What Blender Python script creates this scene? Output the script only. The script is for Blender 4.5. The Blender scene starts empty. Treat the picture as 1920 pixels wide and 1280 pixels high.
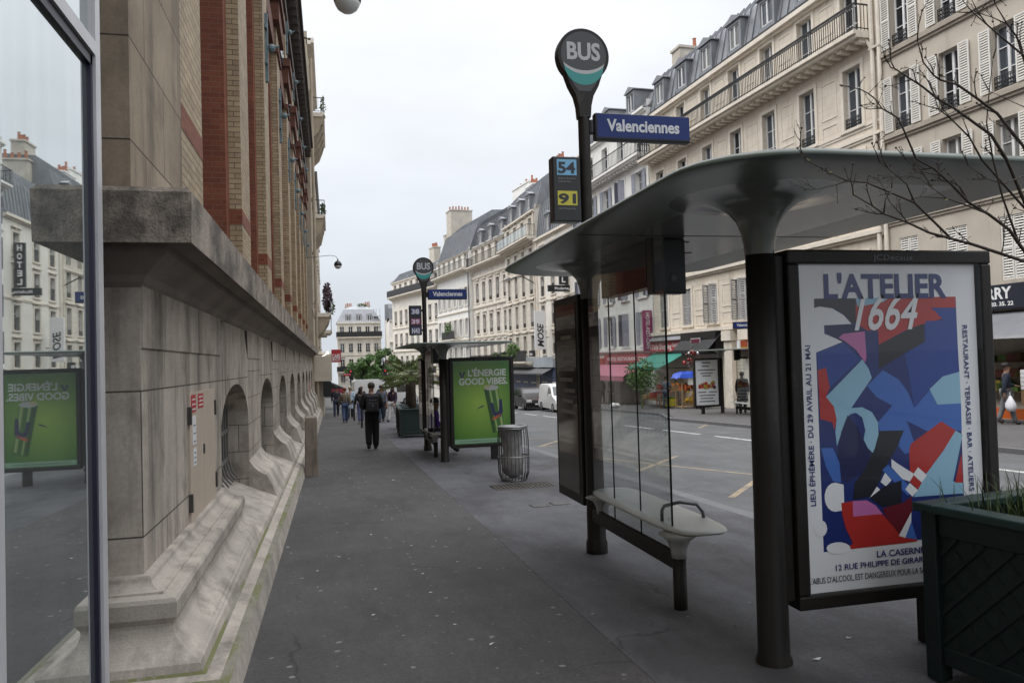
import bpy, bmesh, math, random
from mathutils import Matrix, Vector
random.seed(7)
SC = bpy.context.scene
COL = SC.collection
R = math.radians
# ------------------------------------------------------------------ camera
F_PX, YAW, PITCH, ROLL = 1440.0, .2322, .0251, -.0287
SLOPE = .0277                        # the street falls away from the camera
def gz(y): return -SLOPE * y
cam_d = bpy.data.cameras.new('camera'); cam = bpy.data.objects.new('camera', cam_d); COL.objects.link(cam)
cam_d.sensor_width = 36; cam_d.lens = F_PX / 1920 * 36; cam_d.clip_start = .05; cam_d.clip_end = 2000
_f = Vector((math.sin(YAW)*math.cos(PITCH), math.cos(YAW)*math.cos(PITCH), math.sin(PITCH)))
_r = Vector((math.cos(YAW), -math.sin(YAW), 0)); _dn = _f.cross(_r)
_r2 = _r*math.cos(ROLL) - _dn*math.sin(ROLL); _d2 = _dn*math.cos(ROLL) + _r*math.sin(ROLL)
_m = Matrix((( _r2.x, -_d2.x, -_f.x, 0), (_r2.y, -_d2.y, -_f.y, 0), (_r2.z, -_d2.z, -_f.z, 1.7), (0, 0, 0, 1)))
cam.matrix_world = _m
SC.camera = cam
# ------------------------------------------------------------------ sky and light (overcast)
SUN_EL, SUN_AZ = R(60), R(262)
w = bpy.data.worlds.new('World'); SC.world = w; w.use_nodes = True
nt = w.node_tree; nt.nodes.clear()
out = nt.nodes.new('ShaderNodeOutputWorld'); bg = nt.nodes.new('ShaderNodeBackground')
sky = nt.nodes.new('ShaderNodeTexSky'); sky.sky_type = 'NISHITA'; sky.sun_disc = False
sky.sun_elevation = SUN_EL; sky.sun_rotation = SUN_AZ; sky.dust_density = 5; sky.air_density = 1.5
tc = nt.nodes.new('ShaderNodeTexCoord'); sep = nt.nodes.new('ShaderNodeSeparateXYZ')
nz = nt.nodes.new('ShaderNodeTexNoise'); nz.inputs['Scale'].default_value = 2.2; nz.inputs['Detail'].default_value = 4
mp = nt.nodes.new('ShaderNodeMapping'); mp.inputs['Scale'].default_value = (1, 1, 2.5)
nt.links.new(tc.outputs['Generated'], sep.inputs[0]); nt.links.new(tc.outputs['Generated'], mp.inputs[0]); nt.links.new(mp.outputs[0], nz.inputs[0])
ramp = nt.nodes.new('ShaderNodeValToRGB')            # overcast cloud deck: brighter towards the zenith
e = ramp.color_ramp.elements
e[0].position = .0; e[0].color = (.60, .645, .70, 1)
e[1].position = 1.; e[1].color = (2.7, 2.75, 2.85, 1)
for p, c in ((.12, (.68, .72, .78, 1)), (.30, (.76, .785, .83, 1)), (.48, (.92, .94, .98, 1)), (.72, (2.1, 2.15, 2.22, 1))):
    x = e.new(p); x.color = c
nt.links.new(sep.outputs['Z'], ramp.inputs[0])
cm = nt.nodes.new('ShaderNodeMix'); cm.data_type = 'RGBA'; cm.blend_type = 'MULTIPLY'; cm.inputs[0].default_value = 1
nr = nt.nodes.new('ShaderNodeMapRange'); nr.inputs[1].default_value = .3; nr.inputs[2].default_value = .7; nr.inputs[3].default_value = .84; nr.inputs[4].default_value = 1.07
nt.links.new(nz.outputs['Fac'], nr.inputs[0]); nt.links.new(ramp.outputs[0], cm.inputs[6]); nt.links.new(nr.outputs[0], cm.inputs[7])
sc10 = nt.nodes.new('ShaderNodeVectorMath'); sc10.operation = 'SCALE'; sc10.inputs[3].default_value = 10.0
nt.links.new(cm.outputs[2], sc10.inputs[0])
mx = nt.nodes.new('ShaderNodeMix'); mx.data_type = 'RGBA'; mx.inputs[0].default_value = .92
nt.links.new(sky.outputs[0], mx.inputs[6]); nt.links.new(sc10.outputs[0], mx.inputs[7])
nt.links.new(mx.outputs[2], bg.inputs[0]); bg.inputs[1].default_value = .1; nt.links.new(bg.outputs[0], out.inputs[0])
sd = bpy.data.lights.new('sun', 'SUN'); sd.energy = 1.5; sd.angle = R(48); sd.color = (1, .97, .93)
sun = bpy.data.objects.new('sun', sd); COL.objects.link(sun)
_sv = Vector((math.sin(SUN_AZ)*math.cos(SUN_EL), math.cos(SUN_AZ)*math.cos(SUN_EL), math.sin(SUN_EL)))
sun.rotation_euler = _sv.to_track_quat('Z', 'Y').to_euler()
SC.view_settings.view_transform = 'Standard'; SC.view_settings.look = 'None'; SC.view_settings.gamma = 1
SC.view_settings.use_curve_mapping = False
SC.view_settings.exposure = 0.36
SC.cycles.max_bounces = 8; SC.cycles.transparent_max_bounces = 16; SC.cycles.caustics_reflective = False; SC.cycles.caustics_refractive = False
SC.cycles.use_denoising = True

# ------------------------------------------------------------------ materials
def _nodes(name):
    m = bpy.data.materials.new(name); m.use_nodes = True
    n = m.node_tree; return m, n, n.nodes['Principled BSDF']
def _ramp_noise(n, scale, detail, stretch=(1, 1, 1), rough=.6):
    t = n.nodes.new('ShaderNodeTexCoord'); mp = n.nodes.new('ShaderNodeMapping'); mp.inputs['Scale'].default_value = stretch
    z = n.nodes.new('ShaderNodeTexNoise'); z.inputs['Scale'].default_value = scale; z.inputs['Detail'].default_value = detail; z.inputs['Roughness'].default_value = rough
    n.links.new(t.outputs['Object'], mp.inputs[0]); n.links.new(mp.outputs[0], z.inputs[0]); return z
def _map(n, sock, a, b, c, d):
    r = n.nodes.new('ShaderNodeMapRange'); r.inputs[1].default_value = a; r.inputs[2].default_value = b; r.inputs[3].default_value = c; r.inputs[4].default_value = d
    n.links.new(sock, r.inputs[0]); return r.outputs[0]
def _mul(n, a, b):
    m = n.nodes.new('ShaderNodeMix'); m.data_type = 'RGBA'; m.blend_type = 'MULTIPLY'; m.inputs[0].default_value = 1
    for s, v in ((6, a), (7, b)):
        if hasattr(v, 'links'): n.links.new(v, m.inputs[s])
        else: m.inputs[s].default_value = (*v, 1)
    return m.outputs[2]
def _mix(n, fac, a, b):
    m = n.nodes.new('ShaderNodeMix'); m.data_type = 'RGBA'
    n.links.new(fac, m.inputs[0])
    for s, v in ((6, a), (7, b)):
        if hasattr(v, 'links'): n.links.new(v, m.inputs[s])
        else: m.inputs[s].default_value = (*v, 1)
    return m.outputs[2]
def mat(name, col, rough=.6, var=.12, scale=2.5, bump=0, bscale=60, metal=0, stretch=(1, 1, 1), dirt=None, spec=.5, fine=0, fscale=90):
    m, n, p = _nodes(name)
    p.inputs['Roughness'].default_value = rough; p.inputs['Metallic'].default_value = metal; p.inputs['Specular IOR Level'].default_value = spec
    c = tuple(col)
    if var:
        z = _ramp_noise(n, scale, 6, stretch)
        c = _mul(n, c, _map(n, z.outputs['Fac'], .28, .72, 1-var, 1+var))
    if fine:
        z2 = _ramp_noise(n, fscale, 2)
        c = _mul(n, c, _map(n, z2.outputs['Fac'], .35, .65, 1-fine, 1+fine))
    if dirt:                                    # rain streaks and grime with a shape of their own
        z3 = _ramp_noise(n, dirt[1], 5, dirt[2], .7)
        c = _mix(n, _map(n, z3.outputs['Fac'], dirt[3], dirt[4], 0, dirt[5]), c, dirt[0])
    if hasattr(c, 'links'): n.links.new(c, p.inputs['Base Color'])
    else: p.inputs['Base Color'].default_value = (*c, 1)
    if bump:
        zb = _ramp_noise(n, bscale, 3); b = n.nodes.new('ShaderNodeBump'); b.inputs['Strength'].default_value = bump; b.inputs['Distance'].default_value = .01
        n.links.new(zb.outputs['Fac'], b.inputs['Height']); n.links.new(b.outputs[0], p.inputs['Normal'])
    return m
def blockmat(name, c1, c2, mortar, bw, bh, ms, rough=.85, var=.15, dirt=None, offset=.5, bump=.3, scale=1.3, blotch=0):
    """Bricks or ashlar laid on vertical faces: u = x + y, v = z in the object's own frame."""
    m, n, p = _nodes(name); p.inputs['Roughness'].default_value = rough; p.inputs['Specular IOR Level'].default_value = .25
    t = n.nodes.new('ShaderNodeTexCoord'); s = n.nodes.new('ShaderNodeSeparateXYZ'); a = n.nodes.new('ShaderNodeMath'); a.operation = 'ADD'
    n.links.new(t.outputs['Object'], s.inputs[0]); n.links.new(s.outputs['X'], a.inputs[0]); n.links.new(s.outputs['Y'], a.inputs[1])
    k = n.nodes.new('ShaderNodeCombineXYZ'); n.links.new(a.outputs[0], k.inputs[0]); n.links.new(s.outputs['Z'], k.inputs[1])
    b = n.nodes.new('ShaderNodeTexBrick'); b.offset = offset; b.inputs['Scale'].default_value = 1; b.inputs['Brick Width'].default_value = bw; b.inputs['Row Height'].default_value = bh
    b.inputs['Mortar Size'].default_value = ms; b.inputs['Mortar Smooth'].default_value = .2
    b.inputs['Color1'].default_value = (*c1, 1); b.inputs['Color2'].default_value = (*c2, 1); b.inputs['Mortar'].default_value = (*mortar, 1)
    n.links.new(k.outputs[0], b.inputs[0])
    z = _ramp_noise(n, scale, 6)
    c = _mul(n, b.outputs['Color'], _map(n, z.outputs['Fac'], .28, .72, 1-var, 1+var))
    z2 = _ramp_noise(n, 40, 3); c = _mul(n, c, _map(n, z2.outputs['Fac'], .3, .7, .9, 1.1))
    if blotch:
        z4 = _ramp_noise(n, 3.2, 6, (1, 1, .7), .68); c = _mix(n, _map(n, z4.outputs['Fac'], .50, .68, 0, blotch), c, (.12,.098,.078))
    if dirt:
        z3 = _ramp_noise(n, dirt[1], 5, dirt[2], .7)
        c = _mix(n, _map(n, z3.outputs['Fac'], dirt[3], dirt[4], 0, dirt[5]), c, dirt[0])
    n.links.new(c, p.inputs['Base Color'])
    if bump:
        h = n.nodes.new('ShaderNodeMath'); h.operation = 'SUBTRACT'; h.inputs[0].default_value = 1; n.links.new(b.outputs['Fac'], h.inputs[1])
        bp = n.nodes.new('ShaderNodeBump'); bp.inputs['Strength'].default_value = bump; bp.inputs['Distance'].default_value = .01
        n.links.new(h.outputs[0], bp.inputs['Height']); n.links.new(bp.outputs[0], p.inputs['Normal'])
    return m
def glassmat(name, tint=(.86, .9, .89), refl=1.0, alpha=.0):
    m = bpy.data.materials.new(name); m.use_nodes = True; n = m.node_tree; n.nodes.clear()
    o = n.nodes.new('ShaderNodeOutputMaterial'); t = n.nodes.new('ShaderNodeBsdfTransparent'); t.inputs[0].default_value = (*tint, 1)
    g = n.nodes.new('ShaderNodeBsdfGlossy'); g.inputs['Roughness'].default_value = .02
    fr = n.nodes.new('ShaderNodeLayerWeight'); fr.inputs[0].default_value = .5
    pw_ = n.nodes.new('ShaderNodeMath'); pw_.operation = 'POWER'; pw_.inputs[1].default_value = 4.0; n.links.new(fr.outputs['Facing'], pw_.inputs[0])
    ml = n.nodes.new('ShaderNodeMath'); ml.operation = 'MULTIPLY_ADD'; ml.inputs[1].default_value = refl; ml.inputs[2].default_value = .03+alpha; ml.use_clamp = True
    n.links.new(pw_.outputs[0], ml.inputs[0])
    x = n.nodes.new('ShaderNodeMixShader'); n.links.new(ml.outputs[0], x.inputs[0]); n.links.new(t.outputs[0], x.inputs[1]); n.links.new(g.outputs[0], x.inputs[2])
    n.links.new(x.outputs[0], o.inputs[0]); return m
def emis(name, col, s):
    m, n, p = _nodes(name); p.inputs['Base Color'].default_value = (*col, 1); p.inputs['Emission Color'].default_value = (*col, 1); p.inputs['Emission Strength'].default_value = s
    return m

# ------------------------------------------------------------------ mesh helpers
class MB:
    def __init__(s): s.v = []; s.f = []; s.m = []
    def add(s, vs, fs, m=0):
        b = len(s.v); s.v += [tuple(v) for v in vs]
        for f in fs: s.f.append([b+i for i in f]); s.m.append(m)
        return s
    def quad(s, a, b, c, d, m=0): return s.add([a, b, c, d], [(0, 1, 2, 3)], m)
    def box(s, x0, x1, y0, y1, z0, z1, m=0):
        return s.add([(x0,y0,z0),(x1,y0,z0),(x1,y1,z0),(x0,y1,z0),(x0,y0,z1),(x1,y0,z1),(x1,y1,z1),(x0,y1,z1)],
                     [(3,2,1,0),(4,5,6,7),(0,1,5,4),(1,2,6,5),(2,3,7,6),(3,0,4,7)], m)
    def obox(s, c, ax, ay, az, m=0):           # box from a centre and three half-axis vectors
        c = Vector(c); ax = Vector(ax); ay = Vector(ay); az = Vector(az); vs = []
        for k in (-1, 1):
            for i, j in ((-1,-1),(1,-1),(1,1),(-1,1)): vs.append(c+ax*i+ay*j+az*k)
        return s.add(vs, [(3,2,1,0),(4,5,6,7),(0,1,5,4),(1,2,6,5),(2,3,7,6),(3,0,4,7)], m)
    def prism(s, pts, fn, a0, a1, m=0, cap=True):   # fn(u, v, a) -> point
        n = len(pts); vs = [fn(u, v, a0) for u, v in pts] + [fn(u, v, a1) for u, v in pts]
        fs = [(i, (i+1) % n, n+(i+1) % n, n+i) for i in range(n)]
        if cap: fs += [tuple(range(n-1, -1, -1)), tuple(range(n, 2*n))]
        return s.add(vs, fs, m)
    def tube(s, p0, p1, r0, r1=None, n=8, m=0, cap=True):
        return s.path([p0, p1], [r0, r0 if r1 is None else r1], n, m, cap)
    def path(s, pts, rad, n=8, m=0, cap=True):
        pts = [Vector(p) for p in pts]
        if not hasattr(rad, '__len__'): rad = [rad]*len(pts)
        vs = []; up = None
        for i, p in enumerate(pts):
            t = (pts[min(i+1, len(pts)-1)] - pts[max(i-1, 0)])
            t = t.normalized() if t.length > 1e-9 else Vector((0, 0, 1))
            if up is None: up = Vector((0, 0, 1)) if abs(t.z) < .9 else Vector((1, 0, 0))
            x = up.cross(t)
            if x.length < 1e-4: x = Vector((1, 0, 0)).cross(t)
            x.normalize(); y = t.cross(x); up = y
            for k in range(n):
                a = 2*math.pi*k/n; vs.append(p + (x*math.cos(a) + y*math.sin(a))*rad[i])
        fs = [(i*n+k, i*n+(k+1) % n, (i+1)*n+(k+1) % n, (i+1)*n+k) for i in range(len(pts)-1) for k in range(n)]
        if cap: fs += [tuple(range(n-1, -1, -1)), tuple(range((len(pts)-1)*n, len(pts)*n))]
        return s.add(vs, fs, m)
    def lathe(s, prof, cx=0, cy=0, n=16, m=0, sx=1, sy=1, cap=True):
        vs = []; k = len(prof)
        for i in range(n):
            a = 2*math.pi*i/n
            for r, z in prof: vs.append((cx+r*sx*math.cos(a), cy+r*sy*math.sin(a), z))
        fs = [(i*k+j, ((i+1) % n)*k+j, ((i+1) % n)*k+j+1, i*k+j+1) for i in range(n) for j in range(k-1)]
        if cap: fs += [tuple(i*k for i in range(n-1, -1, -1)), tuple(i*k+k-1 for i in range(n))]
        return s.add(vs, fs, m)
    def ball(s, c, r, n=10, m=0, sz=1):
        prof = [(r*math.sin(math.pi*j/n)+1e-4, c[2]-r*sz*math.cos(math.pi*j/n)) for j in range(n+1)]
        return s.lathe(prof, c[0], c[1], n*2, m)
    def build(s, name, mats, parent=None, smooth=False, world=False, bevel=0, kind=None):
        me = bpy.data.meshes.new(name)
        vs = s.v
        if world and parent is not None:
            inv = wm(parent).inverted(); vs = [tuple(inv @ Vector(v)) for v in vs]
        me.from_pydata(vs, [], s.f)
        if not isinstance(mats, (list, tuple)): mats = [mats]
        for m in mats: me.materials.append(m)
        if len(mats) > 1: me.polygons.foreach_set('material_index', s.m)
        if smooth: me.polygons.foreach_set('use_smooth', [True]*len(me.polygons))
        me.update()
        if smooth:
            bm = bmesh.new(); bm.from_mesh(me); bmesh.ops.recalc_face_normals(bm, faces=bm.faces); bm.to_mesh(me); bm.free()
        return put(name, me, parent, bevel=bevel, kind=kind)
def wm(o):
    m = o.matrix_basis.copy()
    while o.parent is not None: o = o.parent; m = o.matrix_basis @ m
    return m
def put(name, me, parent=None, loc=None, bevel=0, kind=None, rz=0):
    o = bpy.data.objects.new(name, me); COL.objects.link(o)
    if parent is not None: o.parent = parent
    if loc is not None: o.location = loc
    if rz: o.rotation_euler.z = rz
    if bevel:
        b = o.modifiers.new('bevel', 'BEVEL'); b.width = bevel; b.segments = 2; b.limit_method = 'ANGLE'
    if kind: o['kind'] = kind
    return o
def thing(name, label, cat, loc=(0, 0, 0), rz=0, group=None):
    o = bpy.data.objects.new(name, None); COL.objects.link(o); o.empty_display_size = .2
    o.location = loc; o.rotation_euler = (0, 0, rz); return tag(o, label, cat, group)
def tag(o, label, cat, group=None):
    o['label'] = label; o['category'] = cat
    if group: o['group'] = group
    return o
def copy_tree(o, parent=None):
    c = o.copy(); COL.objects.link(c)
    if parent is not None: c.parent = parent
    for ch in list(o.children): copy_tree(ch, c)
    return c
def text(s, name, mt, parent, origin, right, up, size, width=None, bold=0., shear=0., align='LEFT', ext=.001):
    """Lettering laid on a plane; 'size' is the cap height in metres, 'width' the length of the line."""
    cu = bpy.data.curves.new('t', 'FONT'); cu.body = s; cu.size = size/.70; cu.offset = (0 if bold <= 0 else size*(.045 if bold >= .02 else .02)); cu.shear = shear; cu.align_x = 'LEFT'; cu.extrude = ext; cu.resolution_u = 3
    to = bpy.data.objects.new('t', cu); COL.objects.link(to)
    dg = bpy.context.evaluated_depsgraph_get(); me = bpy.data.meshes.new_from_object(to.evaluated_get(dg))
    bpy.data.objects.remove(to); bpy.data.curves.remove(cu)
    xs = [v.co.x for v in me.vertices] or [0]
    wd = max(xs) - min(xs); k = 1 if width is None else width/max(wd, 1e-6)
    rt = Vector(right).normalized(); u = Vector(up).normalized(); nn = rt.cross(u); x0 = min(xs); o = Vector(origin)
    sh = {'LEFT': 0, 'CENTER': -.5, 'RIGHT': -1}[align]*wd*k
    for v in me.vertices:
        c = v.co; v.co = o + rt*((c.x-x0)*k+sh) + u*c.y + nn*c.z
    me.materials.clear(); me.materials.append(mt); me.name = name
    return put(name, me, parent)
def skin(nodes, edges, sub=1):
    me = bpy.data.meshes.new('s'); me.from_pydata([n[:3] for n in nodes], edges, [])
    o = bpy.data.objects.new('s', me); COL.objects.link(o); o.modifiers.new('k', 'SKIN')
    for i, n in enumerate(nodes):
        d = me.skin_vertices[0].data[i]; d.radius = (n[3], n[4] if len(n) > 4 else n[3]); d.use_root = (i == 0)
    if sub: s = o.modifiers.new('u', 'SUBSURF'); s.levels = s.render_levels = sub
    dg = bpy.context.evaluated_depsgraph_get(); r = bpy.data.meshes.new_from_object(o.evaluated_get(dg))
    bpy.data.objects.remove(o); bpy.data.meshes.remove(me)
    r.polygons.foreach_set('use_smooth', [True]*len(r.polygons)); return r
# ------------------------------------------------------------------ material library
GRIME = (.045, .04, .036)
STONE = blockmat('pale limestone', (.44,.39,.335), (.365,.32,.275), (.08,.07,.06), 1.35, .86, .006, var=.24, dirt=(GRIME, 1.3, (2.4,2.4,.25), .47, .68, .66), bump=.2, blotch=.55)
STONE2 = blockmat('pale limestone courses', (.43,.38,.33), (.365,.32,.275), (.08,.07,.06), .9, .36, .005, var=.24, dirt=(GRIME, 1.3, (2.4,2.4,.25), .47, .68, .66), bump=.25, blotch=.5)
STONE_UP = blockmat('quoin limestone', (.33,.27,.20), (.26,.21,.155), (.05,.042,.035), 1.2, .66, .006, var=.2, dirt=(GRIME, .9, (2,2,.3), .50, .70, .6), bump=.2, blotch=.5)
LEDGE = mat('weathered ledge stone', (.385,.345,.30), .9, .28, 1.6, .35, 60, dirt=((.07,.06,.05), 3.4, (1.1,.8,.8), .47, .72, .66), fine=.10, fscale=120)
CORN = mat('weathered cornice stone', (.31,.26,.215), .95, .30, 2.6, .9, 42, dirt=((.035,.031,.027), 2.6, (1,.45,.7), .40, .60, .80), fine=.22, fscale=85)
SOFFIT = mat('dark soffit stone', (.20,.17,.145), .9, .25, 1.5, .3, 50, dirt=(GRIME, 1.2, (1,.4,1), .5, .7, .5))  # cornice underside in a darker tone than its face
MOSS = mat('mossy ledge', (.20,.185,.15), .95, .3, 4, .6, 60, dirt=((.135,.14,.05), 2.2, (2,.5,1), .49, .58, .9))
YBRICK = blockmat('yellow glazed brick', (.40,.315,.20), (.29,.215,.135), (.10,.08,.06), .24, .075, .006, var=.16, dirt=((.2,.12,.07), 3, (1,1,1), .6, .75, .5), rough=.6)
RBRICK = blockmat('red brick', (.215,.072,.041), (.16,.05,.03), (.20,.12,.085), .24, .075, .004, var=.2, rough=.7)
REDST = mat('red brown lintel', (.12,.045,.028), .8, .25, 6)
BEIGE = mat('beige render', (.36,.305,.23), .9, .15, 1.2, dirt=(GRIME, .7, (2,2,.25), .55, .75, .4))
DARK = mat('dark opening', (.012,.012,.013), .5, 0)
IRON = mat('black wrought iron', (.016,.016,.018), .5, .2, 12)
ANCHOR = mat('blue grey painted iron', (.12,.175,.20), .5, .2, 9)
BRONZE = mat('bronze brown paint', (.014,.012,.0105), .5, .18, 3, spec=.3, dirt=((.055,.05,.044), 7, (1,1,.5), .60, .72, .5), fine=.08, fscale=30)
ALU = mat('aluminium frame', (.52,.52,.54), .4, .08, 4, metal=.2)
CREAMP = mat('cream painted door', (.47,.39,.315), .55, .06, 3)
ZINC = mat('zinc roofing', (.205,.213,.228), .42, .18, 1.2, metal=.25, dirt=((.11,.12,.14), 1.4, (1,1,.3), .5, .7, .6))
SLATE = mat('slate roofing', (.09,.095,.105), .5, .22, 3)
CREAM = blockmat('cream limestone facade', (.66,.595,.505), (.63,.565,.475), (.47,.39,.30), 1.6, .55, .008, var=.10, dirt=((.2,.15,.10), .5, (2.5,2.5,.22), .55, .76, .5), bump=.1, blotch=.12)
GREYB = mat('grey beige render', (.47,.42,.355), .9, .12, .8, dirt=((.16,.13,.11), .6, (2.5,2.5,.22), .55, .75, .4))
WHITEF = mat('white painted facade', (.74,.73,.70), .85, .10, .8, dirt=((.25,.23,.21), .6, (2.5,2.5,.2), .58, .78, .35))
PALEF = mat('pale facade', (.70,.67,.615), .9, .12, .8, dirt=((.22,.19,.16), .6, (2.5,2.5,.2), .55, .75, .4))
ORN = blockmat('carved cream facade', (.65,.61,.545), (.61,.57,.505), (.45,.40,.34), 1.2, .42, .012, var=.14, dirt=((.17,.13,.09), .6, (2.5,2.5,.25), .52, .75, .5), bump=.15)
TRIM = mat('pale stone trim', (.67,.61,.525), .85, .12, 2, dirt=((.2,.16,.12), .8, (1,1,1), .58, .75, .4))
WPAINT = mat('white window paint', (.70,.70,.70), .5, .06, 3)
SHUT_W = mat('white louvred shutter', (.66,.64,.60), .6, .08, 3)
SHUT_G = mat('blue grey shutter', (.27,.28,.33), .6, .1, 3)
SHUT_B = mat('grey slatted shutter', (.34,.335,.33), .6, .1, 3)
PANE = [mat('window pane', (.014,.016,.02), .06, 0, spec=.45), mat('window pane with drawn curtain', (.17,.17,.165), .12, .3, 2.5, stretch=(8,8,1), spec=.4), mat('window pane pale', (.055,.065,.08), .05, .2, 1.2, spec=.7)]
TERRA = mat('terracotta', (.32,.115,.06), .8, .2, 8)
PLASTER = mat('chimney render', (.46,.42,.36), .9, .18, 1.5)
LEAF = mat('green leaves', (.055,.095,.025), .6, .45, 5)
LEAF2 = mat('bright green leaves', (.085,.165,.035), .6, .4, 3)
LEAFP = mat('purple leaves', (.06,.03,.045), .6, .4, 5)
WHITE = mat('white enamel', (.74,.74,.74), .4, .04, 3)
BLACKP = mat('black plastic', (.010,.010,.011), .35, .1, 6)
BLUE = mat('blue sign enamel', (.010,.026,.135), .4, .05, 3, spec=.3)
REDP = mat('red sign paint', (.42,.025,.035), .45, .1, 3)
GREENP = mat('dark green paint', (.004,.013,.012), .5, .25, 3, fine=.12, fscale=40)

# ------------------------------------------------------------------ ground, road, pavements
PAV = None
def ground_mats():
    def asphalt(name, col, gum=None, var=.14, patch=None, cracks=0):
        m, n, p = _nodes(name); p.inputs['Roughness'].default_value = .78; p.inputs['Specular IOR Level'].default_value = .35
        z = _ramp_noise(n, .55, 6); c = _mul(n, col, _map(n, z.outputs['Fac'], .3, .7, 1-var, 1+var))
        z2 = _ramp_noise(n, 150, 2); c = _mul(n, c, _map(n, z2.outputs['Fac'], .3, .7, .72, 1.28))
        z4 = _ramp_noise(n, 5, 5, (1, .4, 1)); c = _mul(n, c, _map(n, z4.outputs['Fac'], .35, .65, .90, 1.10)); z5 = _ramp_noise(n, 38, 3); c = _mul(n, c, _map(n, z5.outputs['Fac'], .3, .7, .80, 1.2))
        if cracks:                                   # broken network of fine cracks and trench edges
            t0 = n.nodes.new('ShaderNodeTexCoord'); nd = n.nodes.new('ShaderNodeTexNoise'); nd.inputs['Scale'].default_value = 2.2; nd.inputs['Detail'].default_value = 5
            ad = n.nodes.new('ShaderNodeMixRGB'); ad.blend_type = 'ADD'; ad.inputs[0].default_value = .35
            n.links.new(t0.outputs['Object'], nd.inputs[0]); n.links.new(t0.outputs['Object'], ad.inputs[1]); n.links.new(nd.outputs['Color'], ad.inputs[2])
            vv = n.nodes.new('ShaderNodeTexVoronoi'); vv.feature = 'DISTANCE_TO_EDGE'; vv.inputs['Scale'].default_value = cracks; n.links.new(ad.outputs[0], vv.inputs[0])
            zk = _ramp_noise(n, .7, 2); km = n.nodes.new('ShaderNodeMath'); km.operation = 'MULTIPLY'
            n.links.new(_map(n, vv.outputs['Distance'], .0, .006, .75, 0), km.inputs[0]); n.links.new(_map(n, zk.outputs['Fac'], .50, .58, 0, 1), km.inputs[1])
            c = _mix(n, km.outputs[0], c, (.018,.017,.017))
        if patch:
            z3 = _ramp_noise(n, patch[0], 5, (1.5, .6, 1), .65); c = _mix(n, _map(n, z3.outputs['Fac'], patch[1], patch[2], 0, patch[3]), c, patch[4])
        if gum:
            t = n.nodes.new('ShaderNodeTexCoord')
            for sc, thr, colr, pr in gum:
                v = n.nodes.new('ShaderNodeTexVoronoi'); v.inputs['Scale'].default_value = sc; v.inputs['Randomness'].default_value = 1
                nzz = n.nodes.new('ShaderNodeTexNoise'); nzz.inputs['Scale'].default_value = 25
                vm = n.nodes.new('ShaderNodeMixRGB'); vm.blend_type = 'ADD'; vm.inputs[0].default_value = .03
                n.links.new(t.outputs['Object'], nzz.inputs[0]); n.links.new(t.outputs['Object'], vm.inputs[1]); n.links.new(nzz.outputs['Color'], vm.inputs[2]); n.links.new(vm.outputs[0], v.inputs[0])
                a = _map(n, v.outputs['Distance'], thr*.8, thr, 1, 0)
                sp = n.nodes.new('ShaderNodeSeparateColor'); n.links.new(v.outputs['Color'], sp.inputs[0])
                b = _map(n, sp.outputs[0], pr, pr+.02, 1, 0)
                k = n.nodes.new('ShaderNodeMath'); k.operation = 'MULTIPLY'; n.links.new(a, k.inputs[0]); n.links.new(b, k.inputs[1])
                c = _mix(n, k.outputs[0], c, colr)
        n.links.new(c, p.inputs['Base Color'])
        zb = _ramp_noise(n, 130, 3); b = n.nodes.new('ShaderNodeBump'); b.inputs['Strength'].default_value = .35; b.inputs['Distance'].default_value = .006
        n.links.new(zb.outputs['Fac'], b.inputs['Height']); n.links.new(b.outputs[0], p.inputs['Normal'])
        return m
    gum = [(7, .15, (.21,.20,.20), .28), (4, .065, (.46,.45,.44), .45), (14, .15, (.16,.155,.155), .2)]
    return (asphalt('dark pavement asphalt', (.066,.062,.061), gum, var=.2, cracks=.38, patch=(.8, .52, .66, .55, (.034,.031,.031))),
            asphalt('bluish pavement asphalt', (.094,.094,.104), [(5, .07, (.22,.22,.23), .16)], var=.2, cracks=.5, patch=(.62, .46, .62, .72, (.036,.033,.034))),
            asphalt('road asphalt', (.110,.112,.115), None, cracks=.3, patch=(.35, .50, .66, .6, (.065,.066,.07))),
            asphalt('far pavement asphalt', (.10,.097,.097), None),
            mat('kerb granite', (.14,.14,.145), .8, .15, 3, .3, 60, fine=.15))
M_PAV1, M_PAV2, M_ROAD, M_PAV3, M_KERB = ground_mats()
def sheet(name, pts, dz, m, thick=None):
    b = MB(); n = len(pts)
    top = [(x, y, gz(y)+dz) for x, y in pts]
    if thick is None: b.add(top, [tuple(range(n))])
    else:
        bot = [(x, y, gz(y)+dz-thick) for x, y in pts]
        b.add(top+bot, [tuple(range(n))]+[(i, n+i, n+(i+1) % n, (i+1) % n) for i in range(n)])
    return b.build(name, m, kind='structure')
sheet('ground', [(-260,-60),(260,-60),(260,420),(-260,420)], -.16, M_ROAD)
sheet('road', [(4.9,-30),(16.5,-30),(16.5,75),(30,75),(30,140),(-20,140),(-20,52.5),(4.9,52.5)], -.11, M_ROAD)
sheet('pavement', [(-1.9,-20),(1.72,-20),(1.72,52),(-1.9,52)], 0, M_PAV1, .2)
sheet('pavement', [(1.723,-20),(4.78,-20),(4.78,50),(4.4,52),(1.723,52)], 0, M_PAV2, .2)
sheet('kerb', [(4.783,-20),(4.98,-20),(4.98,50),(4.783,50)], -.004, M_KERB, .2)
sheet('pavement', [(13.55,-20),(24,-20),(24,110),(14.95,110),(14.95,33),(14.3,31),(13.55,29)], 0, M_PAV3, .2)
sheet('kerb', [(13.35,-20),(13.547,-20),(13.547,29.1),(14.25,31.1),(14.947,33.1),(14.947,110),(14.75,110),(14.75,33.2),(14.1,31.3),(13.35,29.3)], -.004, M_KERB, .2)
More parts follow.
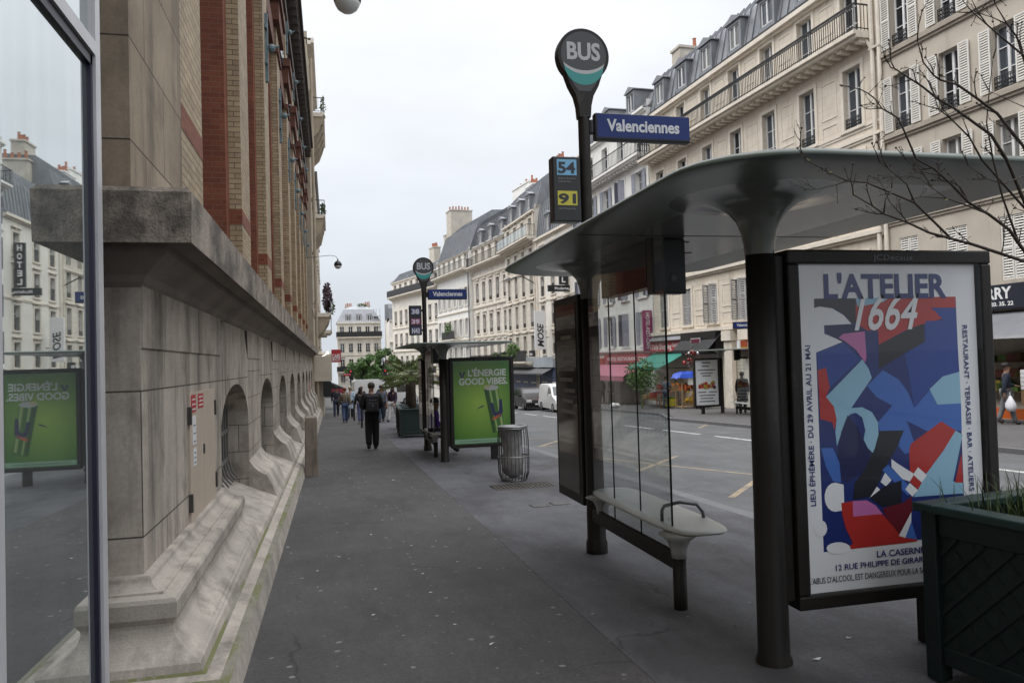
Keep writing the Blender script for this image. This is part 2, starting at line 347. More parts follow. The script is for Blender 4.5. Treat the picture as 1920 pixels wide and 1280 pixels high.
LANE = mat('white road paint', (.50,.50,.49), .7, .2, 9, dirt=((.14,.14,.14), 6, (1,1,1), .5, .62, .8))
YEL = mat('worn yellow road paint', (.32,.25,.16), .75, .2, 9, dirt=((.13,.125,.12), 5, (1,1,1), .47, .62, .85))
def strip(x0, y0, x1, y1, wd, m):
    d = Vector((x1-x0, y1-y0)).normalized(); nn = Vector((-d.y, d.x))*wd/2
    sheet('road_marking', [(x0-nn.x,y0-nn.y),(x1-nn.x,y1-nn.y),(x1+nn.x,y1+nn.y),(x0+nn.x,y0+nn.y)], -.106, m)
for y in (9.2, 13.6, 18.2, 21.6, 24.9, 31, 35.4, 39, 43, 48, 53, 58): strip(10.95-.026*(y-20), y, 10.95-.026*(y+2.4-20), y+2.5, .15, LANE)
for a in ((5.68,10.3,7.25,12.1),(5.68,13.9,7.55,16.1),(5.95,16.5,7.3,12.4),(5.5,20.4,6.7,22.3),(5.6,20.45,6.3,20.2),(12.2,24.2,13.25,25.6),(12.5,21.3,13.2,21.8),(5.9,23.4,7,23.1)): strip(*a, .105, YEL)
strip(5.05, 8, 5.05, 21, .06, YEL)
CARPET = mat('tactile paving', (.20,.20,.205), .8, .1, 5)

# small things lying about on the near pavement
def flatthing(name, label, cat, cx, cy, w2, d2, m, fn=None, group=None):
    t = thing(name, label, cat, (cx, cy, gz(cy)), 0, group); return t
t = thing('drain_grate', 'long rusty iron grate set in the pavement beside the wire bin', 'grate', (2.98, 12.15, gz(12.15)))
b = MB()
for k in range(15):
    x = -.47 + k*.067; b.box(x, x+.03, -.26, .26, .002-SLOPE*0, .012)
for y in (-.27, -.09, .09, .26): b.box(-.49, .5, y-.014, y+.014, .001, .010)
RUST = mat('rusty iron', (.055,.045,.038), .8, .3, 12)
b.build('bars', RUST, t)
MB().box(-.5, .51, -.28, .28, -.002, .004).build('pit', DARK, t)
for i, (x, y) in enumerate(((2.72, 10.15), (3.02, 10.2))):
    t = thing('access_cover', ('small square iron cover in the pavement, the one nearer the wall', 'small square iron cover in the pavement, the one nearer the road')[i], 'cover', (x, y, gz(y)), 0, 'square access covers')
    MB().box(-.12, .12, -.12, .12, 0, .006).build('frame', RUST, t); MB().box(-.10, .10, -.10, .10, .006, .009).build('plate', mat('iron cover', (.06,.06,.062), .6, .2, 20), t)
PAPER = mat('white paper scrap', (.7,.7,.7), .8, .05)
for i, (x, y, r) in enumerate(((.98, 4.95, .026), (2.75, 4.05, .03), (2.62, 4.75, .02), (1.05, 14.0, .03), (.4, 9, .018), (3.15, 4.3, .022))):
    b = MB(); q = [(r*math.cos(a)*random.uniform(.5, 1.3), r*.6*math.sin(a)*random.uniform(.6, 1.2), random.uniform(.002, .016)) for a in [k*1.047 for k in range(6)]]
    b.add(q+[(0, 0, .012)], [(k, (k+1) % 6, 6) for k in range(6)])
    o = b.build('paper_scrap', PAPER); o.location = (x, y, gz(y))
    tag(o, ('crumpled white paper scrap on the dark asphalt in front of the stone wall', 'torn white scrap on the pavement under the blue and red poster', 'small pale scrap behind the thick shelter column', 'white scrap on the pavement before the walking man', 'tiny pale scrap near the wooden post', 'pale curled leaf beside the green planter')[i], 'litter')

# ------------------------------------------------------------------ left: brick and stone building
def sweep(b, path, prof, m=0, caps=True):
    """path: list of ((x, y), (nx, ny)); prof: list of (d, z or fn(y)); d is the distance out from the wall line."""
    k = len(prof); vs = []
    for (x, y), (nx, ny) in path:
        for d, z in prof: vs.append((x+nx*d, y+ny*d, z(y+ny*d) if callable(z) else z))
    fs = [(i*k+j, (i+1)*k+j, (i+1)*k+j+1, i*k+j+1) for i in range(len(path)-1) for j in range(k-1)]
    if caps: fs += [tuple(range(k-1, -1, -1)), tuple((len(path)-1)*k+j for j in range(k))]
    b.add(vs, fs, m)
WX, WY, YE = -1.1, 4.95, 48.6
ARCH = [(8.29+4.53*i, 10.93+4.53*i) for i in range(9)]
SB = thing('stone_building', 'long ornate building of yellow and red brick on a pale arcaded stone base', 'building', (WX, WY, gz(WY)))
ze = lambda y: .172-.0195*y
zm = lambda y: .11-.0225*y
# stone base with arched recesses
b = MB()
Z1 = 2.36
def P(y, z, x=WX): return (x, y, z)
b.quad((-6, WY, -.6), (WX, WY, -.6), (WX, WY, Z1), (-6, WY, Z1))
ys = [WY]+[v for a in ARCH for v in a]+[YE]
def ztop(y, a):
    c = (a[0]+a[1])/2; h = (a[1]-a[0])/2; q = max(0, 1-((y-c)/h)**2); return 1.02+.50*math.sqrt(q)
for i in range(0, len(ys), 2): b.quad(P(ys[i], -1.6), P(ys[i+1], -1.6), P(ys[i+1], Z1), P(ys[i], Z1), 1 if i else 0)
DPT = -1.46
for a in ARCH:
    n = 14; yy = [a[0]+(a[1]-a[0])*(.5-.5*math.cos(math.pi*k/n)) for k in range(n+1)]
    ZN, TW, TD = 1.84, .46, .14
    b.quad(P(a[0], ZN), P(a[1], ZN), P(a[1]-TW, Z1), P(a[0]+TW, Z1))
    for y, s_ in ((a[0], 1), (a[1], -1)):            # sunk triangle beside each pier head
        b.add([P(y, ZN), P(y, Z1), P(y, Z1, WX-TD), P(y+s_*TW, Z1), P(y+s_*TW*.55, Z1, WX-TD)], [(0,1,2),(0,2,4),(0,4,3)])
    for k in range(n):
        y0, y1 = yy[k], yy[k+1]; z0, z1 = ztop(y0, a), ztop(y1, a)
        b.quad(P(y0, z0), P(y1, z1), P(y1, ZN), P(y0, ZN)); b.quad(P(y0, z0), P(y1, z1), P(y1, z1, DPT), P(y0, z0, DPT))
    for y in a: b.quad(P(y, -1.6), P(y, 1.02), P(y, 1.02, DPT), P(y, -1.6, DPT), 1)
b.build('wall', [STONE, STONE2], SB, world=True)
b = MB()
for a in ARCH:
    b.quad((WX+.36, a[0]-.02, ze(a[0])), (WX+.36, a[1]+.02, ze(a[1])), (DPT+.02, a[1]+.02, ze(a[1])+.30), (DPT+.02, a[0]-.02, ze(a[0])+.30))
# ogee base mould under each pier, returned round the near corner
def smooth_prof(p, n=3):
    fz = [q[1] if callable(q[1]) else (lambda y, v=q[1]: v) for q in p]; out = []
    for i in range(len(p)-1):
        i0, i3 = max(0, i-1), min(len(p)-1, i+2)
        for k in range(n):
            t = k/n; w = (-.5*t+t*t-.5*t**3, 1-2.5*t*t+1.5*t**3, .5*t+2*t*t-1.5*t**3, -.5*t*t+.5*t**3); ii = (i0, i, i+1, i3)
            out.append((sum(w[j]*p[ii[j]][0] for j in range(4)), lambda y, w=w, ii=ii: sum(w[j]*fz[ii[j]](y) for j in range(4))))
    return out+[p[-1]]
near = smooth_prof([(.36, ze), (.30, .120), (.24, .155), (.205, .195), (.190, .245)])+[(.191, .262), (.214, .300), (.217, .385), (.206, .408), (.130, .416), (.128, .428)]+smooth_prof([(.096, .431), (.072, .446), (.052, .468), (.046, .492)])+[(.040, .503), (.0, .507), (0, -1.6), (.36, -1.6)]
sweep(b, [((-6, WY), (0, -1)), ((WX, WY), (1, -1)), ((WX, ARCH[0][0]), (1, 0))], near)
pf = [(.36, 0), (.332, .09), (.312, .21), (.286, .33), (.253, .48), (.225, .575), (.205, .60), (.137, .68), (.083, .77), (.043, .86), (.0, 1.0)]
prof = smooth_prof([(d, lambda y, t=t: ze(y)+(.46-ze(y))*t) for d, t in pf])+[(0, -1.6), (.36, -1.6)]
for i in range(len(ARCH)): sweep(b, [((WX, ARCH[i][1]), (1, 0)), ((WX, ARCH[i+1][0] if i+1 < len(ARCH) else YE), (1, 0))], prof)
b.build('base_mould', LEDGE, SB, world=True)
b = MB(); g0 = lambda y: gz(y)-.05
ze2 = lambda y: ze(y)-.055
for (d0, z0, d1, z1, mm) in ((.57, g0, .53, zm, 0), (.53, zm, .475, lambda y: zm(y)+.012, 1), (.475, lambda y: zm(y)+.012, .395, ze2, 0), (.395, ze2, .372, lambda y: ze2(y)+.012, 1), (.372, lambda y: ze2(y)+.012, .36, ze, 0)):
    pa = [((-6, WY), (0, -1)), ((WX, WY), (1, -1))]+[((WX, y), (1, 0)) for y in (9, 14, 20, 28, 36, YE)]
    sweep(b, pa, [(d0, z0), (d1, z1)], mm, caps=False)
b.build('plinth', [LEDGE, MOSS], SB, world=True)
for i, a in enumerate(ARCH):                      # barred cellar window in each recess
    c = MB(); x = DPT+.10; zb = ze(a[0])+.22
    for k in range(12):
        y = a[0]+.12+(a[1]-a[0]-.24)*k/11; zt = ztop(y, a)-.04
        c.path([(x, y, zt), (x, y, zb+.30), (x+.05, y, zb+.12), (x+.12, y, zb+.03)], .013, 5)
    for z in (zb+.28, zb+.66): c.box(x-.008, x+.012, a[0]+.03, a[1]-.03, z-.028, z+.028)
    g = c.build('window_grille', mat('grey painted bars', (.12,.115,.11), .6, .15, 9) if i == 0 else bpy.data.materials['grey painted bars'], SB, world=True)
    MB().quad((DPT, a[0], -1.2), (DPT, a[1], -1.2), (DPT, a[1], 1.6), (DPT, a[0], 1.6)).build('window', PANE[0], SB, world=True)
# flat pier heads, a hair proud, between the sunk triangles
for i in range(9):
    ya, yb = (WY+.02, ARCH[0][0]) if i == 0 else (ARCH[i-1][1], ARCH[i][0])
    MB().box(WX-.02, WX+.012, ya, yb, 1.84, 2.22).build('pier_head', STONE, SB, world=True)
# cornice with its return
b = MB()
cp = [((-6, WY), (0, -1)), ((WX, WY), (1, -1)), ((WX, YE), (1, 0))]
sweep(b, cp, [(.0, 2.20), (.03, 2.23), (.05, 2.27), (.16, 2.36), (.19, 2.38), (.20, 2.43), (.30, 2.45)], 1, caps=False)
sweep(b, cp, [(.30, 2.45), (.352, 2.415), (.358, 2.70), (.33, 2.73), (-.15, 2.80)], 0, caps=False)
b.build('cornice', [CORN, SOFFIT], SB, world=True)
b = MB()                                          # end caps
pts = [(.0, 2.20), (.05, 2.27), (.16, 2.36), (.20, 2.43), (.30, 2.45), (.352, 2.415), (.358, 2.70), (.33, 2.73), (-.15, 2.80)]
b.add([(WX+d, YE, z) for d, z in pts], [tuple(range(len(pts)))]); b.build('cornice_end', CORN, SB, world=True)
# upper storey: quoin, brick piers, recessed bays
UX = -1.2; UT = 15.2
b = MB(); b.box(-6, UX, WY+.27, 6.98, 2.7, UT); b.build('quoin', STONE_UP, SB, world=True)
b = MB(); b.box(-2.2, UX-.004, 6.98, 8.12, 2.7, UT); q = b.build('pier', YBRICK, SB, world=True)
b = MB()
b.box(-2, UX, 6.985, 8.124, 3.78, 4.0)
b.build('red_band', RBRICK, q)
def fix_world(o, parent):
    inv = wm(parent).inverted()
    for v in o.data.vertices: v.co = inv @ v.co
for v in q.children: fix_world(v, q)
PIERS = [(11.62+4.53*i, 12.80+4.53*i) for i in range(8)]
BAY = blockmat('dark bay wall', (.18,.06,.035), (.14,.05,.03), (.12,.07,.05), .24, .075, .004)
b = MB()
b.box(-3.2, -2.05, 8.0, YE, 2.6, UT); b.build('bay_wall', BAY, SB, world=True)
def pier(y0, y1):
    b = MB()
    b.box(-2.3, UX, y0, y1, 2.7, 13.0)
    p = b.build('pier', YBRICK, SB, world=True)
    c = MB(); c.box(-2.3, UX-.17, y0-.34, y0-.0, 2.7, 13.0); c.box(-2.3, UX-.17, y1, y1+.34, 2.7, 13.0)
    r = c.build('red_reveal', RBRICK, p); fix_world(r, p)
    c = MB()
    c.box(-2, UX+.004, y0-.005, y1+.005, 3.78, 4.0)
    r = c.build('red_band', RBRICK, p); fix_world(r, p)
    c = MB(); c.box(-2, UX+.10, y0-.42, y1+.42, 10.6, 11.1); c.box(-2, UX+.16, y0-.5, y1+.5, 11.1, 11.35); c.box(-2, UX+.05, y0-.06, y1+.06, 9.9, 10.05)
    r = c.build('capital', REDST, p); fix_world(r, p)
    for z in (7.7, 11.9):
        ya = (y0+y1)/2; c = MB(); X = UX+.03
        c.box(X-.03, X+.03, ya-.05, ya+.05, z, z+1.45)
        for dz in (.35, 1.1): c.box(X-.03, X+.02, ya-.16, ya+.16, z+dz, z+dz+.09)
        c.tube((X, ya, z+.7), (X+.26, ya, z+.78), .06, .015, 6); c.ball((X+.10, ya, z+.73), .085, 5)
        r = c.build('wall_anchor', ANCHOR, p); fix_world(r, p)
for a in PIERS: pier(*a)
bays = [(8.12, PIERS[0][0])]+[(PIERS[i][1], PIERS[i+1][0]) for i in range(7)]+[(PIERS[7][1], YE)]
for y0, y1 in bays:                               # a tall window with its lintel in each bay
    c = MB(); x = -2.04
    c.box(x-.02, x+.05, y0+.34, y0+.44, 3.0, 9.9); c.box(x-.02, x+.05, y1-.44, y1-.34, 3.0, 9.9)
    for z in (3.0, 5.2, 7.4, 9.8): c.box(x-.02, x+.045, y0+.44, y1-.44, z, z+.1)
    m_ = (y0+y1)/2; c.box(x-.02, x+.04, m_-.05, m_+.05, 3.0, 9.9)
    f = c.build('window', mat('blue grey window frame', (.16,.20,.24), .5) if y0 < 9 else bpy.data.materials['blue grey window frame'], SB, world=True)
    g = MB().quad((x, y0+.34, 3.0), (x, y1-.34, 3.0), (x, y1-.34, 9.9), (x, y0+.34, 9.9)).build('pane', PANE[2], f); fix_world(g, f)
    c = MB(); c.box(-2.2, UX-.05, y0, y1, 9.95, 10.55); c.build('lintel', REDST, SB, world=True); MB().box(-2.2, UX-.12, y0+.01, y1-.01, 2.7, 2.98).build('sill', REDST, SB, world=True)
    c = MB()
    for k in range(3): c.box(-1.9, UX-.02, y0+.3+k*.9, y0+.8+k*.9, 10.9, 12.6)
    c.build('upper_window', PANE[2], SB, world=True)
c = MB(); c.box(-2.2, UX-.2, 8, YE, 10.56, 12.9); c.build('frieze', RBRICK, SB, world=True)
b = MB(); b.box(-2.4, UX+.06, 6.99, YE, 13.0, 13.35); b.box(-2.4, UX+.3, 6.99, YE, 14.9, 15.15); b.box(-6, UX-.1, 6.99, YE, 13.35, 14.9); b.box(-12, UX+.42, WY+.2, YE, 15.15, 15.4)
for k in range(60):
    y = 7.2+k*.69; b.box(UX-.1, UX+.28, y, y+.22, 14.45, 14.9)
b.build('eaves', mat('dark timber eaves', (.055,.042,.034), .8, .2, 5), SB, world=True)
# utility door with notices
t = SB
b = MB(); y0, y1, z0, z1 = 6.46, 7.76, .50, 1.52
b.box(WX-.05, WX+.014, y0, (y0+y1)/2-.003, z0, z1); b.box(WX-.05, WX+.014, (y0+y1)/2+.003, y1, z0, z1)
d = b.build('utility_door', CREAMP, SB, world=True)
DST = mat('dark steel', (.05,.045,.04), .5)
for y in (y0-.012, y1+.012):
    for z in (z0+.16, z1-.18): MB().box(WX, WX+.03, y-.02, y+.02, z-.07, z+.07).build('hinge', DST, d, world=True)
MB().box(WX, WX+.024, y0+.62, y0+.66, .98, 1.06).build('lock', DST, d, world=True)
for i, (ya, yb, za, zb, mm) in enumerate(((6.52,6.72,1.36,1.5,REDP),(6.84,7.10,1.38,1.5,REDP),(6.56,6.72,1.10,1.33,WHITE),(6.58,6.72,.93,1.07,WHITE))):
    c = MB(); c.box(WX+.0145, WX+.018, ya, yb, za, zb); n_ = c.build('notice', mm, d); fix_world(n_, d)
    c = MB()
    for k in range(3): c.box(WX+.0182, WX+.019, ya+.03, yb-.03, za+.02+k*(zb-za)*.28, za+.03+k*(zb-za)*.28)
    n2 = c.build('print', WHITE if mm is REDP else mat('grey ink', (.12,.12,.14), .8, 0), d); fix_world(n2, d)
c = MB(); c.box(UX, UX+.012, 5.72, 6.10, 4.50, 4.95); pl = c.build('street_plate', BLUE, SB, world=True)
c = MB(); c.box(UX+.012, UX+.014, 5.75, 6.07, 4.56, 4.60); r = c.build('plate_lettering', WHITE, pl); fix_world(r, pl)
c = MB(); c.box(WX, WX+.006, 40.6, 41.4, .35, .9); c.build('fire_notice', REDP, SB, world=True)

# weathered stone post at the wall foot
o = MB(); o.add([(-.13,-.16,-.1),(.13,-.16,-.1),(.13,.16,-.1),(-.13,.16,-.1),(-.115,-.14,1.14),(.115,-.14,1.14),(.115,.14,1.14),(-.115,.14,1.14),(0,0,1.17)], [(0,1,5,4),(1,2,6,5),(2,3,7,6),(3,0,4,7),(4,5,8),(5,6,8),(6,7,8),(7,4,8)])
p = o.build('guard_post', mat('weathered wood brown stone', (.20,.165,.13), .9, .3, 3, .4, 40, dirt=(GRIME, 2, (3,3,.5), .48, .7, .7)), bevel=.015)
p.location = (-.41, 15.75, gz(15.75)); tag(p, 'square brown stone guard post at the foot of the arcaded wall', 'post')

# glazed shopfront at the left edge
GX = -1.15
GS = thing('glazed_shopfront', 'tall reflective shop window in an aluminium frame at the street corner', 'shopfront', (GX, 4.3, gz(4.3)))
MIR = mat('reflective shop glass', (.58,.63,.625), .015, .10, .7, metal=.92, stretch=(4,4,.25))
GRN = mat('green grey gasket', (.06,.07,.05), .5); NAVY = mat('navy black rubber', (.012,.012,.03), .4)
b = MB(); b.box(GX-.07, GX+.035, 4.185, 4.265, -.3, 5.2); b.box(GX-.07, GX+.03, 2.96, 3.035, -.3, 5.2); b.box(GX-.07, GX+.035, 3.035, 4.185, 3.29, 3.36); b.box(GX-.07, GX+.035, 3.035, 4.185, -.3, -.02); b.box(GX-.07, GX+.03, 1.2, 1.28, -.3, 5.2); b.box(GX-.07, GX+.03, 1.28, 2.96, 3.29, 3.36)
f = b.build('frame', ALU, GS, world=True)
b = MB(); b.box(GX-.03, GX+.02, 4.155, 4.184, -.02, 3.29); b.box(GX-.03, GX+.02, 3.036, 4.184, 3.235, 3.289); r = b.build('gasket', NAVY, f); fix_world(r, f)
b = MB(); b.quad((GX, 3.036, -.02), (GX, 4.156, -.02), (GX, 4.156, 3.24), (GX, 3.036, 3.24)); b.quad((GX, 3.036, 3.36), (GX, 4.184, 3.36), (GX, 4.184, 5.2), (GX, 3.036, 5.2)); b.quad((GX, 1.28, -.02), (GX, 2.96, -.02), (GX, 2.96, 5.2), (GX, 1.28, 5.2))
b.build('glass', MIR, GS, world=True)
b = MB(); b.box(-6, GX-.08, 0, 4.6, -.4, 14); b.box(GX-2.5, GX-.52, 4.6, WY+.2, -.4, 14)
b.build('wall', mat('grey shop wall', (.20,.19,.175), .8, .15, 2), GS, world=True)
b = MB(); b.box(-12, GX+.03, -30, 1.19, -.4, 15); b.box(-12, GX-.04, 1.2, WY+.2, 5.25, 15); o = b.build('neighbour_with_shade_block', BEIGE); tag(o, 'plain beige building behind the viewer, with an unseen upper block added to shade the corner', 'building')  # second box, above the shop window, is added out of view to darken the corner
# ------------------------------------------------------------------ facades with real openings
_cache = {}
def win_mesh(w, h, style):
    k = ('w', round(w, 2), round(h, 2), style)
    if k in _cache: return _cache[k]
    b = MB(); t = .055
    b.box(-w/2, -w/2+t, -.26, -.19, 0, h); b.box(w/2-t, w/2, -.26, -.19, 0, h); b.box(-w/2+t, w/2-t, -.26, -.19, h-t, h); b.box(-w/2+t, w/2-t, -.26, -.19, 0, t*1.4)
    b.box(-.045, .045, -.26, -.18, t*1.4, h-t)
    if style:
        for q in (.33, .66): b.box(-w/2+t, w/2-t, -.255, -.2, h*q-.015, h*q+.015)
    me = bpy.data.meshes.new('window'); me.from_pydata(b.v, [], b.f); me.materials.append(WPAINT); _cache[k] = me; return me
def pane_mesh(w, h, i):
    k = ('p', round(w, 2), round(h, 2), i)
    if k in _cache: return _cache[k]
    b = MB().quad((-w/2, -.235, 0), (w/2, -.235, 0), (w/2, -.235, h), (-w/2, -.235, h))
    me = bpy.data.meshes.new('pane'); me.from_pydata(b.v, [], b.f); me.materials.append(PANE[i]); _cache[k] = me; return me
def shut_mesh(w, h, m, slats):
    k = ('s', round(w, 2), round(h, 2), m.name, slats)
    if k in _cache: return _cache[k]
    b = MB(); t = .05
    b.box(0, t, 0, .035, 0, h); b.box(w-t, w, 0, .035, 0, h); b.box(t, w-t, 0, .035, 0, t); b.box(t, w-t, 0, .035, h-t, h); b.box(t, w-t, 0, .035, h*.5-.03, h*.5+.03)
    if slats:
        n = int(h/slats)
        for i in range(n):
            z = t+(h-2*t)*(i+.5)/n; d = (h-2*t)/n*.42
            b.quad((t, .002, z+d), (w-t, .002, z+d), (w-t, .033, z-d*.55), (t, .033, z-d*.55))
    else: b.box(t, w-t, .008, .02, t, h-t)
    me = bpy.data.meshes.new('shutter'); me.from_pydata(b.v, [], b.f); me.materials.append(m); _cache[k] = me; return me
def guard_mesh(w, style=0):
    k = ('g', round(w, 2), style)
    if k in _cache: return _cache[k]
    b = MB(); h = .42 if style != 2 else .9
    for z in (.02, h-.06, h): b.box(-w/2, w/2, -.08, -.055, z, z+.025)
    n = max(4, int(w/.09))
    for i in range(n+1):
        x = -w/2+w*i/n; b.box(x-.008, x+.008, -.078, -.06, .02, h)
    if style == 0:
        for i in range(n):
            x = -w/2+w*(i+.5)/n
            for z in (.12, .24): b.tube((x, -.085, z), (x, -.05, z), .03, .03, 6)
    me = bpy.data.meshes.new('window_guard'); me.from_pydata(b.v, [], b.f); me.materials.append(IRON); _cache[k] = me; return me
def rail(b, x0, x1, y, z, h=1.0, sp=.13, ornate=True, returns=None):
    b.box(x0, x1, y-.025, y+.025, z+h-.03, z+h+.02); b.box(x0, x1, y-.015, y+.015, z+.08, z+.11)
    if ornate: b.box(x0, x1, y-.012, y+.012, z+h-.16, z+h-.13)
    n = max(2, int((x1-x0)/sp))
    for i in range(n+1):
        x = x0+(x1-x0)*i/n; b.box(x-.011, x+.011, y-.011, y+.011, z, z+h)
    if ornate:
        for i in range(n):
            x = x0+(x1-x0)*(i+.5)/n; b.box(x-.02, x+.02, y-.008, y+.008, z+h-.125, z+h-.04)
    if returns:
        for x in returns:
            b.box(x-.02, x+.02, 0, y, z+h-.03, z+h+.02); b.box(x-.015, x+.015, 0, y, z+.08, z+.11)
            for i in range(5): b.box(x-.01, x+.01, y*i/5, y*i/5+.02, z, z+h)
def wall_with_holes(b, L, z0, z1, holes, dep=.3, y=0):
    xs = sorted({0, L, *[h[0] for h in holes], *[h[1] for h in holes]}); zs = sorted({z0, z1, *[h[2] for h in holes], *[h[3] for h in holes]})
    for i in range(len(xs)-1):
        for j in range(len(zs)-1):
            cx, cz = (xs[i]+xs[i+1])/2, (zs[j]+zs[j+1])/2
            if any(h[0] < cx < h[1] and h[2] < cz < h[3] for h in holes): continue
            b.quad((xs[i], y, zs[j]), (xs[i], y, zs[j+1]), (xs[i+1], y, zs[j+1]), (xs[i+1], y, zs[j]))
    for a, c, d, e_ in holes:
        b.quad((a, y, d), (a, y-dep, d), (a, y-dep, e_), (a, y, e_)); b.quad((c, y, d), (c, y, e_), (c, y-dep, e_), (c, y-dep, d))
        b.quad((a, y, e_), (a, y-dep, e_), (c, y-dep, e_), (c, y, e_)); b.quad((a, y, d), (c, y, d), (c, y-dep, d), (a, y-dep, d))
def leaves(b, c, rad, n, s, m=0, sq=1.0):
    for _ in range(n):
        while True:
            p = Vector((random.uniform(-1, 1), random.uniform(-1, 1), random.uniform(-1, 1)))
            if p.length < 1: break
        p = Vector((p.x*rad[0], p.y*rad[1], p.z*rad[2]))+Vector(c)
        u = Vector((random.gauss(0, 1), random.gauss(0, 1), random.gauss(0, 1))).normalized(); v = u.cross(Vector((random.gauss(0, 1), random.gauss(0, 1), random.gauss(0, 1)))).normalized()
        k = s*random.uniform(.6, 1.3); b.add([p-u*k, p+v*k*.45*sq, p+u*k, p-v*k*.45*sq], [(0, 1, 2, 3)], m)
def chimney(parent, x, y, z, w, d, h, pots, m=None):
    b = MB(); b.box(x-w/2, x+w/2, y-d/2, y+d/2, z-3, z+h); b.box(x-w/2-.08, x+w/2+.08, y-d/2-.08, y+d/2+.08, z+h, z+h+.15)
    o = b.build('chimney', m or PLASTER, parent)
    c = MB()
    for i in range(pots):
        xx = x-w/2+w*(i+.5)/pots if w >= d else x
        yy = y-d/2+d*(i+.5)/pots if d > w else y
        hh = random.uniform(.45, .75); c.lathe([(.13, z+h+.15), (.10, z+h+.15+hh*.9), (.13, z+h+.15+hh)], xx, yy, 8)
    c.build('chimney_pot', TERRA, o)
def facade(name, label, p0, ang, L, z0, z1, cols, rows, wallm, ww=1.0, trim=TRIM, courses=(), shutters={}, guards={}, panes=(0, 0, 0, 1, 2, 0), bal=(), roof=None, style=1, surround=True, depth=11, cat='building', extra_holes=(), gable=True, group=None, slats=.075, panels=False, plain=False, pipe=0):
    """Terraced house front: local x runs along the street, y points into the street, z is height."""
    t = thing(name, label, cat, (p0[0], p0[1], 0), ang, group)
    holes = list(extra_holes)
    spots = []
    for ri, (sz, hh) in enumerate(rows):
        for ci, x in enumerate(cols): holes.append((x-ww/2, x+ww/2, sz, sz+hh)); spots.append((ri, ci, x, sz, hh))
    b = MB(); wall_with_holes(b, L, z0, z1, holes)
    b.quad((0, 0, z0), (0, -depth, z0), (0, -depth, z1+.5), (0, 0, z1+.5)); b.quad((L, 0, z0), (L, -depth, z0), (L, -depth, z1+.5), (L, 0, z1+.5))
    if not plain: b.build('wall', wallm, t); b = MB()
    n0 = len(b.f)
    for z, pr, h in courses: b.box(-.0, L, -.05, pr, z, z+h); b.box(0, L, -.05, pr*.55, z-.1, z)
    if surround:
        for ri, ci, x, sz, hh in spots:
            b.box(x-ww/2-.16, x-ww/2-.002, -.02, .045, sz, sz+hh); b.box(x+ww/2+.002, x+ww/2+.16, -.02, .045, sz, sz+hh); b.box(x-ww/2-.16, x+ww/2+.16, -.02, .05, sz+hh+.002, sz+hh+.17)
            if surround == 2: b.box(x-ww/2-.25, x+ww/2+.25, -.02, .16, sz+hh+.30, sz+hh+.40); b.box(x-.14, x+.14, -.02, .10, sz+hh+.17, sz+hh+.30)
            b.box(x-ww/2-.2, x+ww/2+.2, -.02, .10, sz-.12, sz-.003)
    if panels:
        for ri, ci, x, sz, hh in spots:
            if ci+1 < len(cols):
                xa, xb = x+ww/2+.42, cols[ci+1]-ww/2-.42
                for za, zb in ((sz+.75, sz+hh-.1), (sz-.1, sz+.5)):
                    if xb-xa > .3 and zb > za: b.box(xa, xb, -.02, .022, za, za+.05); b.box(xa, xb, -.02, .022, zb-.05, zb); b.box(xa, xa+.05, -.02, .022, za+.05, zb-.05); b.box(xb-.05, xb, -.02, .022, za+.05, zb-.05)
    if plain: b.m[n0:] = [1]*(len(b.f)-n0); b.build('wall', [wallm, trim], t)
    elif b.v: b.build('stone_trim', trim, t)
    for ri, ci, x, sz, hh in spots:
        f = put('window', win_mesh(ww, hh, style), t, (x, 0, sz))
        put('pane', pane_mesh(ww, hh, random.choice(panes)), f)
        g = guards.get(ri)
        if g is not None: put('window_guard', guard_mesh(ww, g), t, (x, .03, sz))
        s_ = shutters.get(ri)
        if s_:
            m_, state = s_; st = state(ci) if callable(state) else state; sw = ww/2-.01
            if st == 'open':
                put('shutter', shut_mesh(sw, hh, m_, slats), t, (x-ww/2-sw-.01, .05, sz)); put('shutter', shut_mesh(sw, hh, m_, slats), t, (x+ww/2+.01, .05, sz))
            elif st == 'shut':
                put('shutter', shut_mesh(sw, hh, m_, slats), t, (x-ww/2, -.06, sz)); put('shutter', shut_mesh(sw, hh, m_, slats), t, (x+.01, -.06, sz))
            elif st == 'ajar':
                a = put('shutter', shut_mesh(sw, hh, m_, slats), t, (x-ww/2, -.02, sz)); a.rotation_euler.z = R(62)
                a = put('shutter', shut_mesh(sw, hh, m_, slats), t, (x+ww/2, -.02, sz)); a.rotation_euler.z = R(112)
    if pipe: MB().tube((.18, .12, z0), (.18, .12, z1-.3), .075, .075, 6).build('downpipe', ZINC if pipe == 1 else TRIM, t)
    for (xa, xb, z, pr, kind) in bal:
        b = MB(); b.box(xa, xb, 0, pr, z-.14, z); b.box(xa, xb, 0, pr-.12, z-.26, z-.14)
        n = int((xb-xa)/.5)
        for i in range(n): b.box(xa+.1+i*.5, xa+.32+i*.5, 0, pr*.62, z-.42, z-.26)
        s_ = b.build('balcony', trim, t)
        b = MB(); 
        if kind == 'solid': b.box(xa, xb, pr-.08, pr-.05, z+.03, z+.95); rail(b, xa, xb, pr-.05, z, 1.0, .5, False)
        elif kind == 'glass': rail(b, xa, xb, pr-.06, z, 1.05, 1.3, False, (xa, xb))
        else: rail(b, xa+.02, xb-.02, pr-.06, z, 1.0, .13 if kind == 'fine' else .2, kind == 'fine', (xa+.03, xb-.03))
        b.build('railing', IRON, s_)
        if kind == 'glass': MB().box(xa, xb, pr-.064, pr-.056, z+.1, z+.98).build('glass_screen', CLEAR, s_)
